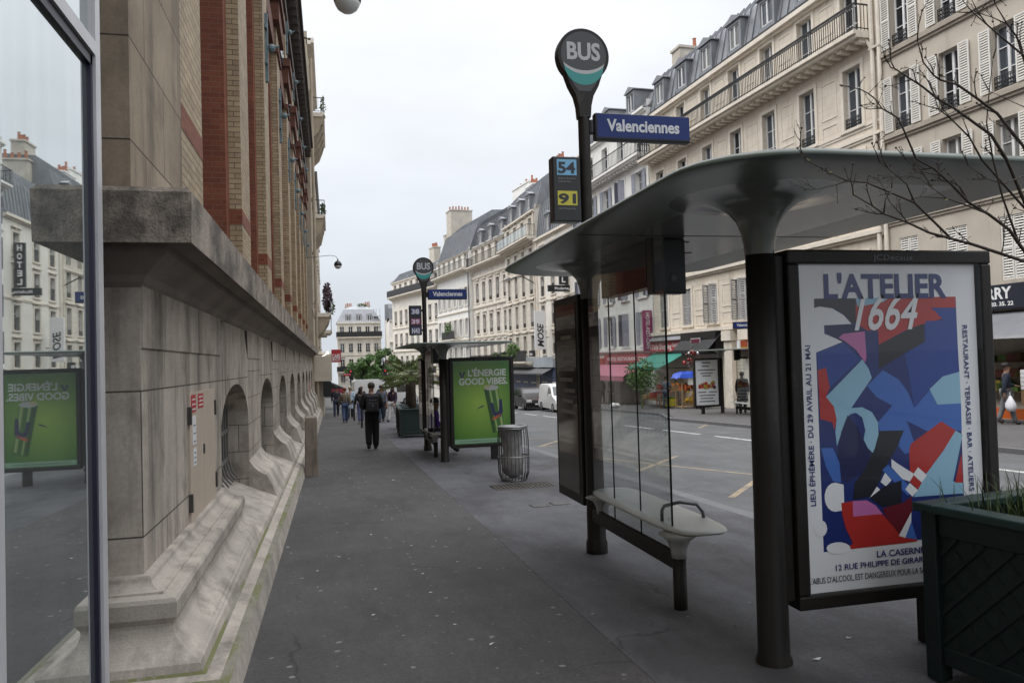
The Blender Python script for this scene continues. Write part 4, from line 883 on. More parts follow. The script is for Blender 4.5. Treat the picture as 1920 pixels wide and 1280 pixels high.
BRANCH={
'A':[(3.159,2.750,1.905),(2.945,2.750,2.146),(2.897,2.750,2.208),(2.791,2.750,2.275),(2.691,2.750,2.324),(2.597,2.750,2.407),(2.519,2.750,2.467),(2.433,2.750,2.505),(2.378,2.750,2.624),(2.352,2.750,2.675),(2.275,2.750,2.712),(2.241,2.750,2.753)],
'B':[(3.165,2.700,1.994),(2.797,2.700,2.096),(2.649,2.700,2.136),(2.522,2.700,2.164),(2.436,2.700,2.183),(2.334,2.700,2.224),(2.221,2.700,2.258),(2.169,2.700,2.290),(2.081,2.700,2.334)],
'B2':[(2.538,2.700,2.164),(2.372,2.700,2.307),(2.263,2.700,2.345),(2.143,2.700,2.386),(2.054,2.700,2.390),(1.981,2.700,2.419),(1.871,2.700,2.469),(1.855,2.700,2.492)],
'C':[(3.274,2.850,1.912),(3.116,2.850,2.304),(3.005,2.850,2.545),(2.924,2.850,2.657),(2.870,2.850,2.688),(2.734,2.850,2.767),(2.643,2.850,2.808),(2.568,2.850,2.858),(2.517,2.850,2.884),(2.429,2.850,2.929),(2.411,2.850,2.961)],
'D':[(3.141,2.700,2.088),(2.940,2.700,2.560),(2.808,2.700,2.700),(2.707,2.700,2.760),(2.609,2.700,2.814),(2.522,2.700,2.830),(2.491,2.700,2.848),(2.443,2.700,2.900),(2.419,2.700,2.988)],
'E':[(3.240,2.750,2.287),(3.089,2.750,2.713),(3.016,2.750,2.966),(2.984,2.750,3.064),(2.933,2.750,3.120),(2.872,2.750,3.206)],
'F':[(3.044,2.700,2.906),(2.870,2.700,3.019),(2.776,2.700,3.082),(2.702,2.700,3.132),(2.642,2.700,3.192)],
'G':[(3.061,2.800,2.293),(2.818,2.800,2.526),(2.758,2.800,2.624),(2.670,2.800,2.698),(2.603,2.800,2.742),(2.574,2.800,2.822)],
'H':[(2.998,2.800,2.154),(2.920,2.800,2.362),(2.878,2.800,2.528),(2.852,2.800,2.694),(2.874,2.800,2.838),(2.902,2.800,2.984)],
'I':[(2.791,2.750,2.275),(2.677,2.750,2.312),(2.578,2.750,2.340),(2.499,2.750,2.388),(2.448,2.750,2.421)],
'J':[(2.691,2.750,2.324),(2.648,2.750,2.392),(2.555,2.750,2.436),(2.441,2.750,2.455),(2.385,2.750,2.499)],
'K':[(2.372,2.700,2.307),(2.337,2.700,2.384),(2.250,2.700,2.448),(2.213,2.700,2.469)],
'M':[(2.221,2.700,2.258),(2.231,2.700,2.315),(2.264,2.700,2.367)],
'O':[(3.041,2.800,2.461),(2.924,2.800,2.422),(2.839,2.800,2.444),(2.743,2.800,2.500)],
}

# ------------------------------------------------------------------ bus shelters
ROOFM = mat('grey green shelter paint', (.11,.135,.115), .30, .10, 1.5, dirt=((.04,.045,.04), .8, (1,1,1), .5, .75, .5))
CGLASS = glassmat('poster case glass', (.96,.97,.97), .5, -.005)
BENCH = mat('pale bench resin', (.52,.54,.53), .35, .10, 2)
SGLASS = glassmat('shelter glass', (.72,.76,.755), .9, .10)
SOFF = mat('grey shelter soffit', (.135,.148,.132), .18, .08, 1.2, dirt=((.07,.072,.068), .7, (1,1,1), .5, .75, .5))
PW = mat('poster paper', (.82,.83,.86), .35, .03, 2); PN = mat('poster navy', (.018,.032,.17), .35, 0); PD = mat('poster deep navy', (.014,.018,.085), .35, 0); PM = mat('poster mid blue', (.025,.062,.30), .35, 0)
PB = mat('poster blue', (.06,.16,.52), .35, 0); PL = mat('poster light blue', (.30,.53,.70), .35, 0); PR = mat('poster red', (.46,.035,.03), .35, 0); PQ = mat('poster dark red', (.14,.015,.025), .35, 0)
PK = mat('poster black', (.018,.018,.026), .35, 0); PP = mat('poster pink', (.55,.17,.42), .35, 0)
PCOL = {'N': PN, 'K': PK, 'W': PW, 'D': PD, 'R': PR, 'L': PL, 'M': PM, 'P': PP, 'B': PB, 'Q': PQ}
DIM = mat('dim grey lettering', (.16,.16,.165), .6, 0)
def tri_poly(b, pts, y, m):
    """flat polygon that may be concave, laid at depth y"""
    from mathutils.geometry import tessellate_polygon
    vs = [Vector((u, v, 0)) for u, v in pts]
    b.add([(u, y, v) for u, v in pts], [tuple(f) for f in tessellate_polygon([vs])], m)
def poster_art(panel, y):
    MB().quad((.215, y, .38), (1.49, y, .38), (1.49, y, 2.345), (.215, y, 2.345)).build('poster', PW, panel)
    keys = list(PCOL); b = MB()
    for i, (c, pts) in enumerate(POSTER): tri_poly(b, pts, y-.00006*(i+1), keys.index(c))
    a = b.build('poster_shapes', [PCOL[k] for k in keys], panel); yt = y-.0035
    T = lambda s, o, r, u, sz, wd, m, bold=0, sh=0: text(s, 'poster_lettering', m, panel, (o[0], yt, o[1]), r, u, sz, wd, bold, sh, ext=.0002)
    X, Z = (1, 0, 0), (0, 0, 1)
    T("L'ATELIER", (.40, 2.136), X, Z, .143, .875, PN, .035)
    T("1664", (.60, 1.942), X, Z, .215, .47, PW, .01, .36)
    T("LIEU ÉPHÉMÈRE · DU 29 AVRIL AU 21 MAI", (.290, .90), (0, 0, 1), (-1, 0, 0), .034, .955, PN, .008)
    T("RESTAURANT · TERRASSE · BAR · ATELIERS PARTAGÉS", (1.384, 1.957), (0, 0, -1), (1, 0, 0), .034, 1.32, PN, .008)
    T("LA CASERNE", (.694, .562), X, Z, .038, .34, PN, .012)
    T("12 RUE PHILIPPE DE GIRARD 75010", (.407, .507), X, Z, .034, .80, PN, .004)
    T("L'ABUS D'ALCOOL EST DANGEREUX POUR LA SANTÉ, À CONSOMMER", (.225, .440), X, Z, .036, 1.16, PK)
def green_art(panel, y):
    m, n, p = _nodes('green poster print'); p.inputs['Roughness'].default_value = .35
    t = n.nodes.new('ShaderNodeTexCoord'); mp = n.nodes.new('ShaderNodeMapping'); mp.inputs['Location'].default_value = (-.85, 0, -1.25); mp.inputs['Scale'].default_value = (1.1, 0, .9)
    g = n.nodes.new('ShaderNodeTexGradient'); g.gradient_type = 'SPHERICAL'; n.links.new(t.outputs['Object'], mp.inputs[0]); n.links.new(mp.outputs[0], g.inputs[0])
    n.links.new(_mix(n, g.outputs['Fac'], (.045,.17,.015), (.30,.48,.06)), p.inputs['Base Color'])
    MB().quad((.215, y, .38), (1.49, y, .38), (1.49, y, 2.345), (.215, y, 2.345)).build('poster', m, panel)
    b = MB(); ms = [mat('can green', (.05,.15,.02), .3, 0), mat('can light green', (.30,.42,.14), .3, 0), mat('can rim silver', (.45,.46,.45), .3, 0), PD, mat('orange swoosh', (.45,.10,.03), .3, 0), mat('pale mint strip', (.27,.45,.30), .35, 0), mat('can dark green', (.02,.075,.01), .3, 0), mat('poster cream splash', (.50,.44,.22), .4, 0)]
    def pl(pts, i, k): tri_poly(b, pts, y-.0008*k, i)
    pl([(.90,1.68),(1.23,1.68),(1.36,.66),(1.08,.62)], 0, 1); pl([(.90,1.68),(.99,1.68),(1.14,.63),(1.08,.62)], 6, 2); pl([(1.02,1.64),(1.06,1.64),(1.20,.66),(1.17,.65)], 1, 2); pl([(1.15,1.66),(1.21,1.66),(1.33,.72),(1.28,.70)], 1, 2)
    pl([(1.065+.168*math.cos(a), 1.695+.065*math.sin(a)) for a in [k*.5236 for k in range(12)]], 2, 3); pl([(.98+.07*math.cos(a), 1.72+.04*math.sin(a)) for a in [k*.5236 for k in range(12)]], 7, 4)
    pl([(1.03,1.34),(1.10,1.33),(1.14,1.12),(1.19,1.10),(1.23,1.14),(1.24,1.40),(1.30,1.42),(1.32,1.10),(1.27,1.0),(1.17,.98),(1.09,1.05)], 3, 4)
    pl([(1.07,.96),(1.12,1.0),(1.30,1.08),(1.20,.97),(1.10,.92)], 4, 5); pl([(.215,.40),(1.49,.40),(1.49,.50),(.215,.50)], 5, 1); pl([(.40,2.08),(.42,1.98),(.45,2.08),(.50,2.08),(.44,1.95),(.40,1.95),(.35,2.08)], 3, 3)
    pl([(.72,1.19),(.88,1.25),(.90,1.29),(.80,1.25)], 3, 3)
    for k, (u, v) in enumerate(((.86,1.82),(.92,1.86),(.98,1.84),(.90,1.78))): pl([(u+.012*math.cos(a), v+.012*math.sin(a)) for a in [q*1.047 for q in range(6)]], 7, 3)
    b.build('poster_shapes', ms, panel)
    W2 = mat('poster white lettering', (.62,.66,.60), .4, 0)
    text("L'ÉNERGIE", 'poster_lettering', W2, panel, (.55, y-.012, 1.98), (1, 0, 0), (0, 0, 1), .15, .86, .03); text("GOOD VIBES.", 'poster_lettering', W2, panel, (.34, y-.012, 1.78), (1, 0, 0), (0, 0, 1), .15, 1.10, .03)
    text("Pour votre santé, mangez au moins cinq fruits et légumes par jour", 'poster_lettering', PK, panel, (.33, y-.006, .44), (1, 0, 0), (0, 0, 1), .022, 1.02)
def far_art(panel, y):
    MB().quad((.215, y, .38), (1.49, y, .38), (1.49, y, 2.345), (.215, y, 2.345)).build('poster', PW, panel)
    b = MB(); ms = [DIM, PR, mat('poster yellow', (.42,.33,.03), .4, 0), PD, mat('poster brown', (.12,.05,.03), .4, 0)]
    for i, (u0, u1, v) in enumerate(((.6,1.1,2.2),(.6,1.0,2.05),(.35,1.35,1.88),(.5,1.2,1.74),(.6,1.1,1.63),(.35,.8,.92),(.95,1.4,.92),(.4,1.3,.78),(.45,1.2,.65),(.4,1.3,.52))): tri_poly(b, [(u0,v),(u1,v),(u1,v+.05),(u0,v+.05)], y-.002, 0)
    for i in range(34):
        u, v = .42+.85*random.random(), 1.1+.4*random.random()*abs(random.random()-.3)+.05; r = random.uniform(.04,.10); tri_poly(b, [(u+r*math.cos(a), v+r*math.sin(a)) for a in [k*.7 for k in range(9)]], y-.003-.0004*i, random.choice((1,2,3,4,1,2)))
    b.build('poster_shapes', ms, panel)
def shelter(label, loc, rz, art):
    """column with the poster case at the origin, second column at y = 3.1; x points to the road."""
    t = thing('bus_shelter', label, 'bus shelter', loc, rz, 'bus shelters')
    # leaf-shaped roof: rounded rectangle, thin rim, flat soffit
    x0, x1, y0, y1 = -.77, 1.50, -.96, 4.10
    def outline(ins, n=9):
        pts = []
        for cx, cy, r, a0 in ((x1-.55, y0+.55, .55, -90), (x1-.7, y1-.7, .7, 0), (x0+.72, y1-.72, .72, 90), (x0+.55, y0+.55, .55, 180)):
            for k in range(n):
                a = R(a0+90*k/(n-1)); pts.append((cx+(r-ins)*math.cos(a), cy+(r-ins)*math.sin(a)))
        return pts
    rings = [(.30, 2.785), (.05, 2.779), (.025, 2.775), (.0, 2.742), (.012, 2.738), (.10, 2.735), (.26, 2.733), (.5, 2.732)]
    b = MB(); vs = []; n = 0
    for ins, z in rings: o = outline(ins); n = len(o); vs += [(x, y, z) for x, y in o]
    fs = [(i*n+k, i*n+(k+1) % n, (i+1)*n+(k+1) % n, (i+1)*n+k) for i in range(len(rings)-1) for k in range(n)]
    b.add(vs, fs+[tuple(range(n))])
    b.add([(x, y, 2.732) for x, y in o], [tuple(range(n-1, -1, -1))], 1)
    for cy in (0, 3.1):                            # trumpet heads of the two columns
        b.lathe([(.085, 2.40), (.09, 2.46), (.102, 2.53), (.128, 2.60), (.17, 2.652), (.23, 2.692), (.30, 2.716), (.40, 2.7285), (.52, 2.7322)], .0, cy, 32, 1, cap=False)
    r = b.build('roof', [ROOFM, SOFF], t, smooth=True)
    for x, y in ((.55, 1.0), (.62, 2.2), (.3, 1.6)): MB().lathe([(.045, 2.7305), (.045, 2.728)], x, y, 14, sy=.6).build('ceiling_light', DARK, r)
    MB().box(-.70, 1.42, 1.30, 1.312, 2.7295, 2.7315).build('soffit_joint', DARK, r)
    for cy in (0, 3.1):
        MB().lathe([(.105, -.35), (.105, .02), (.092, .05), (.085, 1.2), (.083, 2.42)], 0, cy, 24).build('column', BRONZE, t, smooth=True)
    # poster case
    b = MB(); X0, X1, Z0, Z1 = .135, 1.585, .30, 2.425
    b.box(X0, X1, -.075, .075, Z0, Z0+.085); b.box(X0, X1, -.075, .075, Z1-.085, Z1); b.box(X0, X0+.08, -.075, .075, Z0+.085, Z1-.085); b.box(X1-.08, X1, -.075, .075, Z0+.085, Z1-.085); b.box(X0+.08, X1-.08, -.03, .03, Z0+.085, Z1-.085)
    b.box(.07, X0, -.04, .04, .35, 2.40)
    c = b.build('poster_case', BRONZE, t, bevel=.012)
    b = MB(); b.box(X1-.55, X1-.40, -.05, .05, -.4, Z0); b.build('foot', BRONZE, t)
    art(c, -.036)
    MB().quad((X0+.08, -.069, Z0+.085), (X1-.08, -.069, Z0+.085), (X1-.08, -.069, Z1-.085), (X0+.08, -.069, Z1-.085)).build('case_glass', CGLASS, c)
    text('JCDecaux', 'maker_lettering', DIM, c, (.72, -.0765, 2.362), (1, 0, 0), (0, 0, 1), .033, .285)
    # glass side screen with its bottom rail
    b = MB(); b.box(-.07, -.03, 1.20, 3.02, .24, .37); b.build('rail', BRONZE, t, bevel=.008)
    b = MB()
    for k in range(3): b.quad((-.051, 1.24+.6*k, .365), (-.051, 1.24+.6*k+.594, .365), (-.051, 1.24+.6*k+.594, 2.75), (-.051, 1.24+.6*k, 2.75))
    g = b.build('glass_screen', SGLASS, t)
    b = MB()
    for k in range(1, 3): b.box(-.057, -.045, 1.235+.6*k, 1.239+.6*k, .37, 2.75)
    b.box(-.058, -.044, 1.232, 1.24, .37, 2.75); b.build('glass_edge', mat('dark glass edge', (.02,.03,.028), .3, 0), g)
    b = MB()
    for k in range(22): b.box(-.0585, -.0575, 1.275, 1.285, .5+.09*k, .512+.09*k)
    b.build('glass_mark', YEL, g)
    # bench
    b = MB(); o = []
    for k in range(40):
        a = 2*math.pi*k/40; ca, sa = math.cos(a), math.sin(a)
        o.append((.12+.25*abs(ca)**.55*(1 if ca > 0 else -1), 2.02+1.04*abs(sa)**.45*(1 if sa > 0 else -1)))
    def ring(k, z): return [(.12+(x-.12)*k, 2.02+(y-2.02)*(1-(1-k)*.3), z) for x, y in o]
    rg = [ring(.6, .555), ring(.9, .548), ring(1.0, .535), ring(1.015, .527), ring(.97, .518), ring(.6, .505)]; n = 40
    b.add([p for q in rg for p in q], [(i*n+k, i*n+(k+1) % n, (i+1)*n+(k+1) % n, (i+1)*n+k) for i in range(5) for k in range(n)]+[tuple(range(n)), tuple(range(6*n-1, 5*n-1, -1))])
    b.lathe([(.055, .34), (.06, .40), (.085, .465), (.15, .515)], -.05, 1.14, 16); b.lathe([(.055, .34), (.06, .40), (.09, .46), (.16, .495)], -.02, 2.85, 16)
    s = b.build('bench_seat', BENCH, t, smooth=True)
    b = MB(); b.path([(-.05, 1.42, .54), (-.05, 1.42, .63), (-.03, 1.42, .665), (.10, 1.42, .685), (.24, 1.42, .66), (.29, 1.42, .60), (.30, 1.42, .54)], .014, 8); b.build('armrest', mat('grey steel', (.13,.135,.14), .35, .1, 5, metal=.5), s, smooth=True)
    for y in (1.14,): MB().lathe([(.05, -.3), (.05, .345)], -.05, y, 16).build('bench_leg', BRONZE, t, smooth=True)
    # information box under the roof
    b = MB(); b.box(-.06, .22, 1.42, 1.54, 2.30, 2.73); d = b.build('display_box', BLACKP, t, bevel=.008); e_ = MB().box(-.06, .05, 1.545, 2.58, 2.36, 2.728).build('display_screen', mat('dark glossy screen', (.03,.028,.026), .04, .1, 3, spec=1.0) if 'dark glossy screen' not in bpy.data.materials else bpy.data.materials['dark glossy screen'], t); MB().lathe([(.028, 0), (.02, .004)], 0, 0, 14).build('loudspeaker', DIM, d)
    d.children[0].location = (.11, 1.415, 2.42); d.children[0].rotation_euler = (R(90), 0, 0)
    # map case beyond the far column
    b = MB(); b.box(-.10, .02, 3.18, 4.02, .36, 2.46); m = b.build('map_case', BRONZE, t, bevel=.01)
    MB().box(-.106, -.102, 3.26, 3.94, .46, 2.38).build('map_glass', mat('dark map glass', (.05,.042,.036), .06, .25, 3, spec=.7), m)
    b = MB()
    for k in range(9): b.box(-.1075, -.1068, 3.32+.07*(k % 2), 3.86-.09*(k % 3), 1.25+k*.11, 1.29+k*.11)
    b.build('map_print', mat('map paper', (.10,.085,.065), .3, .5, 7), m)
    return t
S1 = shelter('nearest bus shelter, with the blue and red abstract poster', (2.5, 4.1, gz(4.1)), 0, poster_art)
S2 = shelter('second bus shelter along the pavement, with the green drinks poster', (2.39, 16.8, gz(16.8)), 0, green_art)
S2.scale.z = .935
S3 = shelter('bus shelter across the street in front of the cream house, white poster', (16.65, 30.7, gz(30.7)), math.pi, far_art)
S3.scale.x = .84
for ch in S3.children:                             # its poster faces back along the street
    for q in ch.children:
        if q.name.split('.')[0] in ('poster', 'poster_shapes', 'case_glass', 'maker_lettering'): q.rotation_euler.z = math.pi; q.location.x = 1.72
def stop_sign(label, loc, rz, plates, ztop_=5.17, k=1.0):
    t = thing('bus_stop_sign', label, 'bus stop sign', loc, rz, 'bus stop signs')
    zc = ztop_-.27
    pts = []
    for i in range(31):
        a = R(-45+270*i/30); pts.append((.268*math.cos(a), zc+.268*math.sin(a)))
    pts = [(p[0], p[1]) for p in pts]
    tail = [(-.15, zc-.30), (-.095, zc-.40), (-.07, zc-.50), (-.06, zc-.62), (.06, zc-.62), (.07, zc-.50), (.095, zc-.40), (.15, zc-.30)]
    b = MB(); b.prism(pts+tail, lambda u, v, a: (u, a, v), -.055, .055); b.lathe([(.058, 2.70), (.058, zc-.60)], 0, 0, 20)
    p = b.build('pole', BRONZE, t, bevel=.006)
    f = [(.235*math.cos(R(-40+260*i/24)), zc+.235*math.sin(R(-40+260*i/24))) for i in range(25)]+[(-.115, zc-.29), (-.06, zc-.36), (.06, zc-.36), (.115, zc-.29)]
    b = MB(); b.add([(u, -.0565, v) for u, v in f], [tuple(range(len(f)))]); d = b.build('roundel', mat('charcoal sign face', (.045,.046,.05), .4, .05, 4), p)
    b = MB(); n = 16
    for (ro, zo, ri, zi, mi) in ((.232, 0, .29, .115, 0), (.225, -.005, .33, .135, 1)):
        pass
    def arc(cz, rr, a0, a1): return [(rr*math.sin(R(a0+(a1-a0)*i/n)), cz-rr*math.cos(R(a0+(a1-a0)*i/n))) for i in range(n+1)]
    hi = arc(zc+.135, .29, -42, 42); lo = arc(zc+.10, .29, -42, 42); lo2 = arc(zc-.095, .205, -84, 84)
    for i in range(n):
        b.add([(hi[i][0]*1.1, -.0575, hi[i][1]), (hi[i+1][0]*1.1, -.0575, hi[i+1][1]), (lo[i+1][0]*1.03, -.0575, lo[i+1][1]), (lo[i][0]*1.03, -.0575, lo[i][1])], [(0,1,2,3)], 0)
        b.add([(lo[i][0]*1.03, -.0575, lo[i][1]), (lo[i+1][0]*1.03, -.0575, lo[i+1][1]), (lo2[i+1][0], -.0575, lo2[i+1][1]), (lo2[i][0], -.0575, lo2[i][1])], [(0,1,2,3)], 1)
    b.build('wave', [mat('pale grey print', (.42,.43,.43), .4, 0), mat('teal print', (.03,.25,.24), .4, 0)], d)
    text('BUS', 'bus_lettering', bpy.data.materials['pale grey print'], d, (-.172, -.0575, zc-.045), (1, 0, 0), (0, 0, 1), .165, .345, .035)
    zb = zc-.835
    b = MB(); b.box(.10, 1.13, -.045, .045, zb, zb+.275); b.box(.05, .10, -.03, .03, zb+.06, zb+.21)
    pl = b.build('name_plate', mat('dark sign frame', (.014,.014,.02), .4, 0), t, bevel=.02)
    b = MB(); b.box(.125, 1.115, -.0475, -.0455, zb+.03, zb+.262); b.build('name_face', BLUE, pl)
    text('Valenciennes', 'name_lettering', mat('sign lettering white', (.55,.56,.60), .5, 0) if 'sign lettering white' not in bpy.data.materials else bpy.data.materials['sign lettering white'], pl, (.225, -.049, zb+.095), (1, 0, 0), (0, 0, 1), .115, .78, .03)
    MB().box(.125, 1.115, .0455, .0475, zb+.03, zb+.262).build('name_face', BLUE, pl); text('Valenciennes', 'name_lettering', bpy.data.materials['sign lettering white'], pl, (1.0, .049, zb+.095), (-1, 0, 0), (0, 0, 1), .115, .78, .03)
    plates(t, zc)
    return t
def route_plate(t, x0, x1, z0, z1, rows):
    b = MB(); b.box(x0, x1, -.07, .07, z0, z1); b.box(x1, -.05, -.02, .02, z0+.1, z0+.16); b.box(x1, -.05, -.02, .02, z1-.16, z1-.1)
    p = b.build('route_plate', BLACKP, t, bevel=.02)
    for kind, za, zb, m, s, tm in rows:
        MB().box(x0+.045, x1-.04, -.0725, -.0705, za, zb).build('route_panel', m, p)
        if s: text(s, 'route_lettering', tm, p, ((x0+x1)/2, -.074, za+.022), (1, 0, 0), (0, 0, 1), (zb-za)-.05, (x1-x0)*.62 if kind else (x1-x0)*.5, .03, align='CENTER')
LB = mat('route light blue', (.17,.40,.62), .4, 0); YL = mat('route yellow', (.52,.46,.05), .4, 0); MAG = mat('route magenta', (.30,.05,.16), .4, 0); IND = mat('route indigo', (.035,.03,.12), .4, 0); LT = mat('small print', (.25,.25,.26), .5, 0)
SLW = bpy.data.materials.get('sign lettering white') or mat('sign lettering white', (.55,.56,.60), .5, 0)
def plates1(t, zc):
    route_plate(t, -.36, -.075, zc-1.66, zc-1.02, [(1, zc-1.205, zc-1.05, LB, '54', PK), (1, zc-1.50, zc-1.36, YL, '91', PK)])
    p = [c for c in t.children if c.name.startswith('route_plate')][0]
    for s, z, wd in (('Asnières Gennevilliers', zc-1.245, .18), ('Gabriel Péri', zc-1.275, .13), ('Gare Montparnasse', zc-1.54, .17)): text(s, 'route_lettering', LT, p, (-.305, -.072, z), (1, 0, 0), (0, 0, 1), .018, wd)
def plates2(t, zc):
    route_plate(t, -.40, -.08, zc-1.75, zc-.98, [(1, zc-1.22, zc-1.05, IND, '38', SLW), (1, zc-1.47, zc-1.32, MAG, '39', SLW), (1, zc-1.72, zc-1.54, IND, 'N43', SLW)])
def plates3(t, zc): route_plate(t, -.36, -.08, zc-1.62, zc-1.08, [(1, zc-1.34, zc-1.16, LB, '38', PK)])
stop_sign('nearest bus stop sign, routes 54 and 91 below its blue name plate', (2.5, 7.2, gz(7.2)), 0, plates1)
stop_sign('second bus stop sign along the pavement, routes 38, 39 and N43', (2.39, 19.9, gz(19.9)), 0, plates2, 5.0)
stop_sign('blue bus stop name sign above the shelter across the street', (16.45, 27.2, gz(27.2)), math.pi, plates3, 4.55)

# ------------------------------------------------------------------ wire litter bin
t = thing('litter_bin', 'wire basket litter bin of bowed steel rods on the pavement', 'litter bin', (3.03, 12.95, gz(12.95)))
STEEL = mat('galvanised steel', (.20,.20,.20), .4, .2, 9, metal=.7); BAG = mat('clear plastic rubbish bag', (.25,.245,.24), .25, .45, 5)
b = MB()
for k in range(26):
    a = 2*math.pi*k/26; c, s = math.cos(a), math.sin(a)
    b.path([(c*.245, s*.245, .90), (c*.265, s*.265, .70), (c*.27, s*.27, .40), (c*.262, s*.262, .14), (c*.225, s*.225, .03), (c*.18, s*.18, .012)], .0062, 5)
b.build('rod', mat('dark steel rod', (.06,.056,.052), .45, .2, 9, metal=.5), t)['kind'] = 'part'
b = MB(); n = 32
for r, z in ((.25, .90), (.27, .42), (.20, .02)): b.path([(r*math.cos(2*math.pi*k/n), r*math.sin(2*math.pi*k/n), z) for k in range(n+1)], .012, 6)
b.build('hoop', STEEL, t)
b = MB(); vs = []; n = 20; rows = [(.245, .92), (.20, .84), (.18, .7), (.15, .5), (.19, .3), (.16, .12), (.05, .05)]
for r, z in rows:
    for k in range(n): q = r*random.uniform(.82, 1.08); vs.append((q*math.cos(2*math.pi*k/n)-.02, q*math.sin(2*math.pi*k/n), z+random.uniform(-.015, .015)))
b.add(vs, [(i*n+k, i*n+(k+1) % n, (i+1)*n+(k+1) % n, (i+1)*n+k) for i in range(len(rows)-1) for k in range(n)]); b.build('liner_bag', BAG, t, smooth=True)
b = MB(); b.lathe([(.25, .91), (.262, .925), (.25, .94), (.19, .945), (.185, .93)], 0, 0, 24); b.build('rim', STEEL, t, smooth=True)
for o in t.children:
    if 'kind' in o.keys(): del o['kind']

# ------------------------------------------------------------------ planters
def planter_box(t, w, h, lattice=True, legs=True):
    b = MB(); s = w/2; c = .045
    for x in (-s, s):
        for y in (-s, s): b.box(x-c, x+c, y-c, y+c, 0, h-.05)
    for z0, z1 in ((.09, .19), (h-.17, h-.05)):
        for q in (-s, s): b.box(-s+c, s-c, q-.022, q+.022, z0, z1); b.box(q-.022, q+.022, -s+c, s-c, z0, z1)
    b.build('frame', GREENP, t, bevel=.006)
    b = MB()
    for q in (-s, s):
        b.box(-s+c, s-c, q-.008, q+.008, .19, h-.17); b.box(q-.008, q+.008, -s+c, s-c, .19, h-.17)
    pn = b.build('panel', mat('dark green panel', (.004,.016,.014), .55, .2, 3) if 'dark green panel' not in bpy.data.materials else bpy.data.materials['dark green panel'], t)
    if lattice:
        b = MB(); z0, z1 = .19, h-.17; sp = .155
        def clipd(u0, sgn):
            pts = []; L_ = w-2*c
            ua, za = u0, z0; ub, zb = u0+sgn*(z1-z0), z1
            lo, hi = 0.0, 1.0; d = ub-ua
            for lim, sg in ((0, 1), (L_, -1)):
                f0 = (ua-lim)*sg; f1 = (ub-lim)*sg
                if f0 < 0 and f1 < 0: return None
                if f0 < 0: lo = max(lo, f0/(f0-f1))
                if f1 < 0: hi = min(hi, f0/(f0-f1))
            if hi-lo < .03: return None
            return (ua+d*lo, za+(zb-za)*lo), (ua+d*hi, za+(zb-za)*hi)
        k = -int((z1-z0)/sp)-1
        while k*sp < w+(z1-z0)+sp:
            for sgn in (1, -1):
                r = clipd(k*sp, sgn)
                if r:
                    (ua, za), (ub, zb) = r; th = .011; off = .012 if sgn == 1 else .021
                    for q in (-s, s):
                        o = off if q > 0 else -off
                        dx, dz = (ub-ua), (zb-za); l = math.hypot(dx, dz); nx, nzz = -dz/l*th, dx/l*th
                        b.add([(-s+c+ua+nx, q+o, za+nzz), (-s+c+ua-nx, q+o, za-nzz), (-s+c+ub-nx, q+o, zb-nzz), (-s+c+ub+nx, q+o, zb+nzz)], [(0,1,2,3)])
                        b.add([(q+o, -s+c+ua+nx, za+nzz), (q+o, -s+c+ua-nx, za-nzz), (q+o, -s+c+ub-nx, zb-nzz), (q+o, -s+c+ub+nx, zb+nzz)], [(0,1,2,3)])
            k += 1
        b.build('lattice', GREENP, pn)
    b = MB(); e = s+c+.03; i = s-.06
    for (xa, xb, ya, yb) in ((-e, e, -e, -i), (-e, e, i, e), (-e, -i, -i, i), (i, e, -i, i)): b.box(xa, xb, ya, yb, h-.049, h)
    b.build('rim', mat('green rim paint', (.008,.030,.026), .45, .25, 4) if 'green rim paint' not in bpy.data.materials else bpy.data.materials['green rim paint'], t, bevel=.01)
    MB().box(-i, i, -i, i, h-.16, h-.12).build('soil', mat('potting soil', (.02,.015,.012), .95, .3, 14) if 'potting soil' not in bpy.data.materials else bpy.data.materials['potting soil'], t)
PA = math.atan2(.084, .636)
ux, uy = math.cos(PA), math.sin(PA)
pw = 1.0; pe = pw/2+.075
pcx, pcy = 3.101+ux*pe+uy*pe, 3.65+uy*pe-ux*pe
NP = thing('planter', 'dark green lattice planter box close to the viewer beside the poster', 'planter', (pcx, pcy, gz(3.2)), PA, 'green planters')
planter_box(NP, pw, .95)
GRASS = mat('grass blades', (.045,.075,.018), .5, .4, 6)
def blades(n, cx, cy, z, rx, ry, hmin, hmax, wd):
    b = MB()
    for _ in range(n):
        x = cx+random.gauss(0, rx); y = cy+random.gauss(0, ry); h = random.uniform(hmin, hmax); a = random.uniform(0, 6.28); ln = random.uniform(.05, .55)*h
        pts = [Vector((x+math.cos(a)*ln*t_**2, y+math.sin(a)*ln*t_**2, z+h*(t_-.22*t_**3))) for t_ in (0, .3, .6, .85, 1)]
        sx_, sy_ = -math.sin(a)*wd, math.cos(a)*wd; vs = []
        for k, p in enumerate(pts): q = 1-(k/4)**1.5*.95; vs += [p+Vector((sx_*q, sy_*q, 0)), p-Vector((sx_*q, sy_*q, 0))]
        b.add(vs, [(2*k, 2*k+1, 2*k+3, 2*k+2) for k in range(4)])
    return b
o = blades(200, -.06, .24, .82, .20, .12, .16, .40, .0035).build('ornamental_grass', GRASS); o.location = (pcx, pcy, gz(3.2)); o.rotation_euler.z = PA
tag(o, 'tuft of long grass blades growing in the near planter', 'grass plant')
BARK = mat('dark twig bark', (.040,.030,.023), .8, .3, 12)
b = MB(); random.seed(11)
TR = Vector((pcx+.05, pcy+.02, .74))
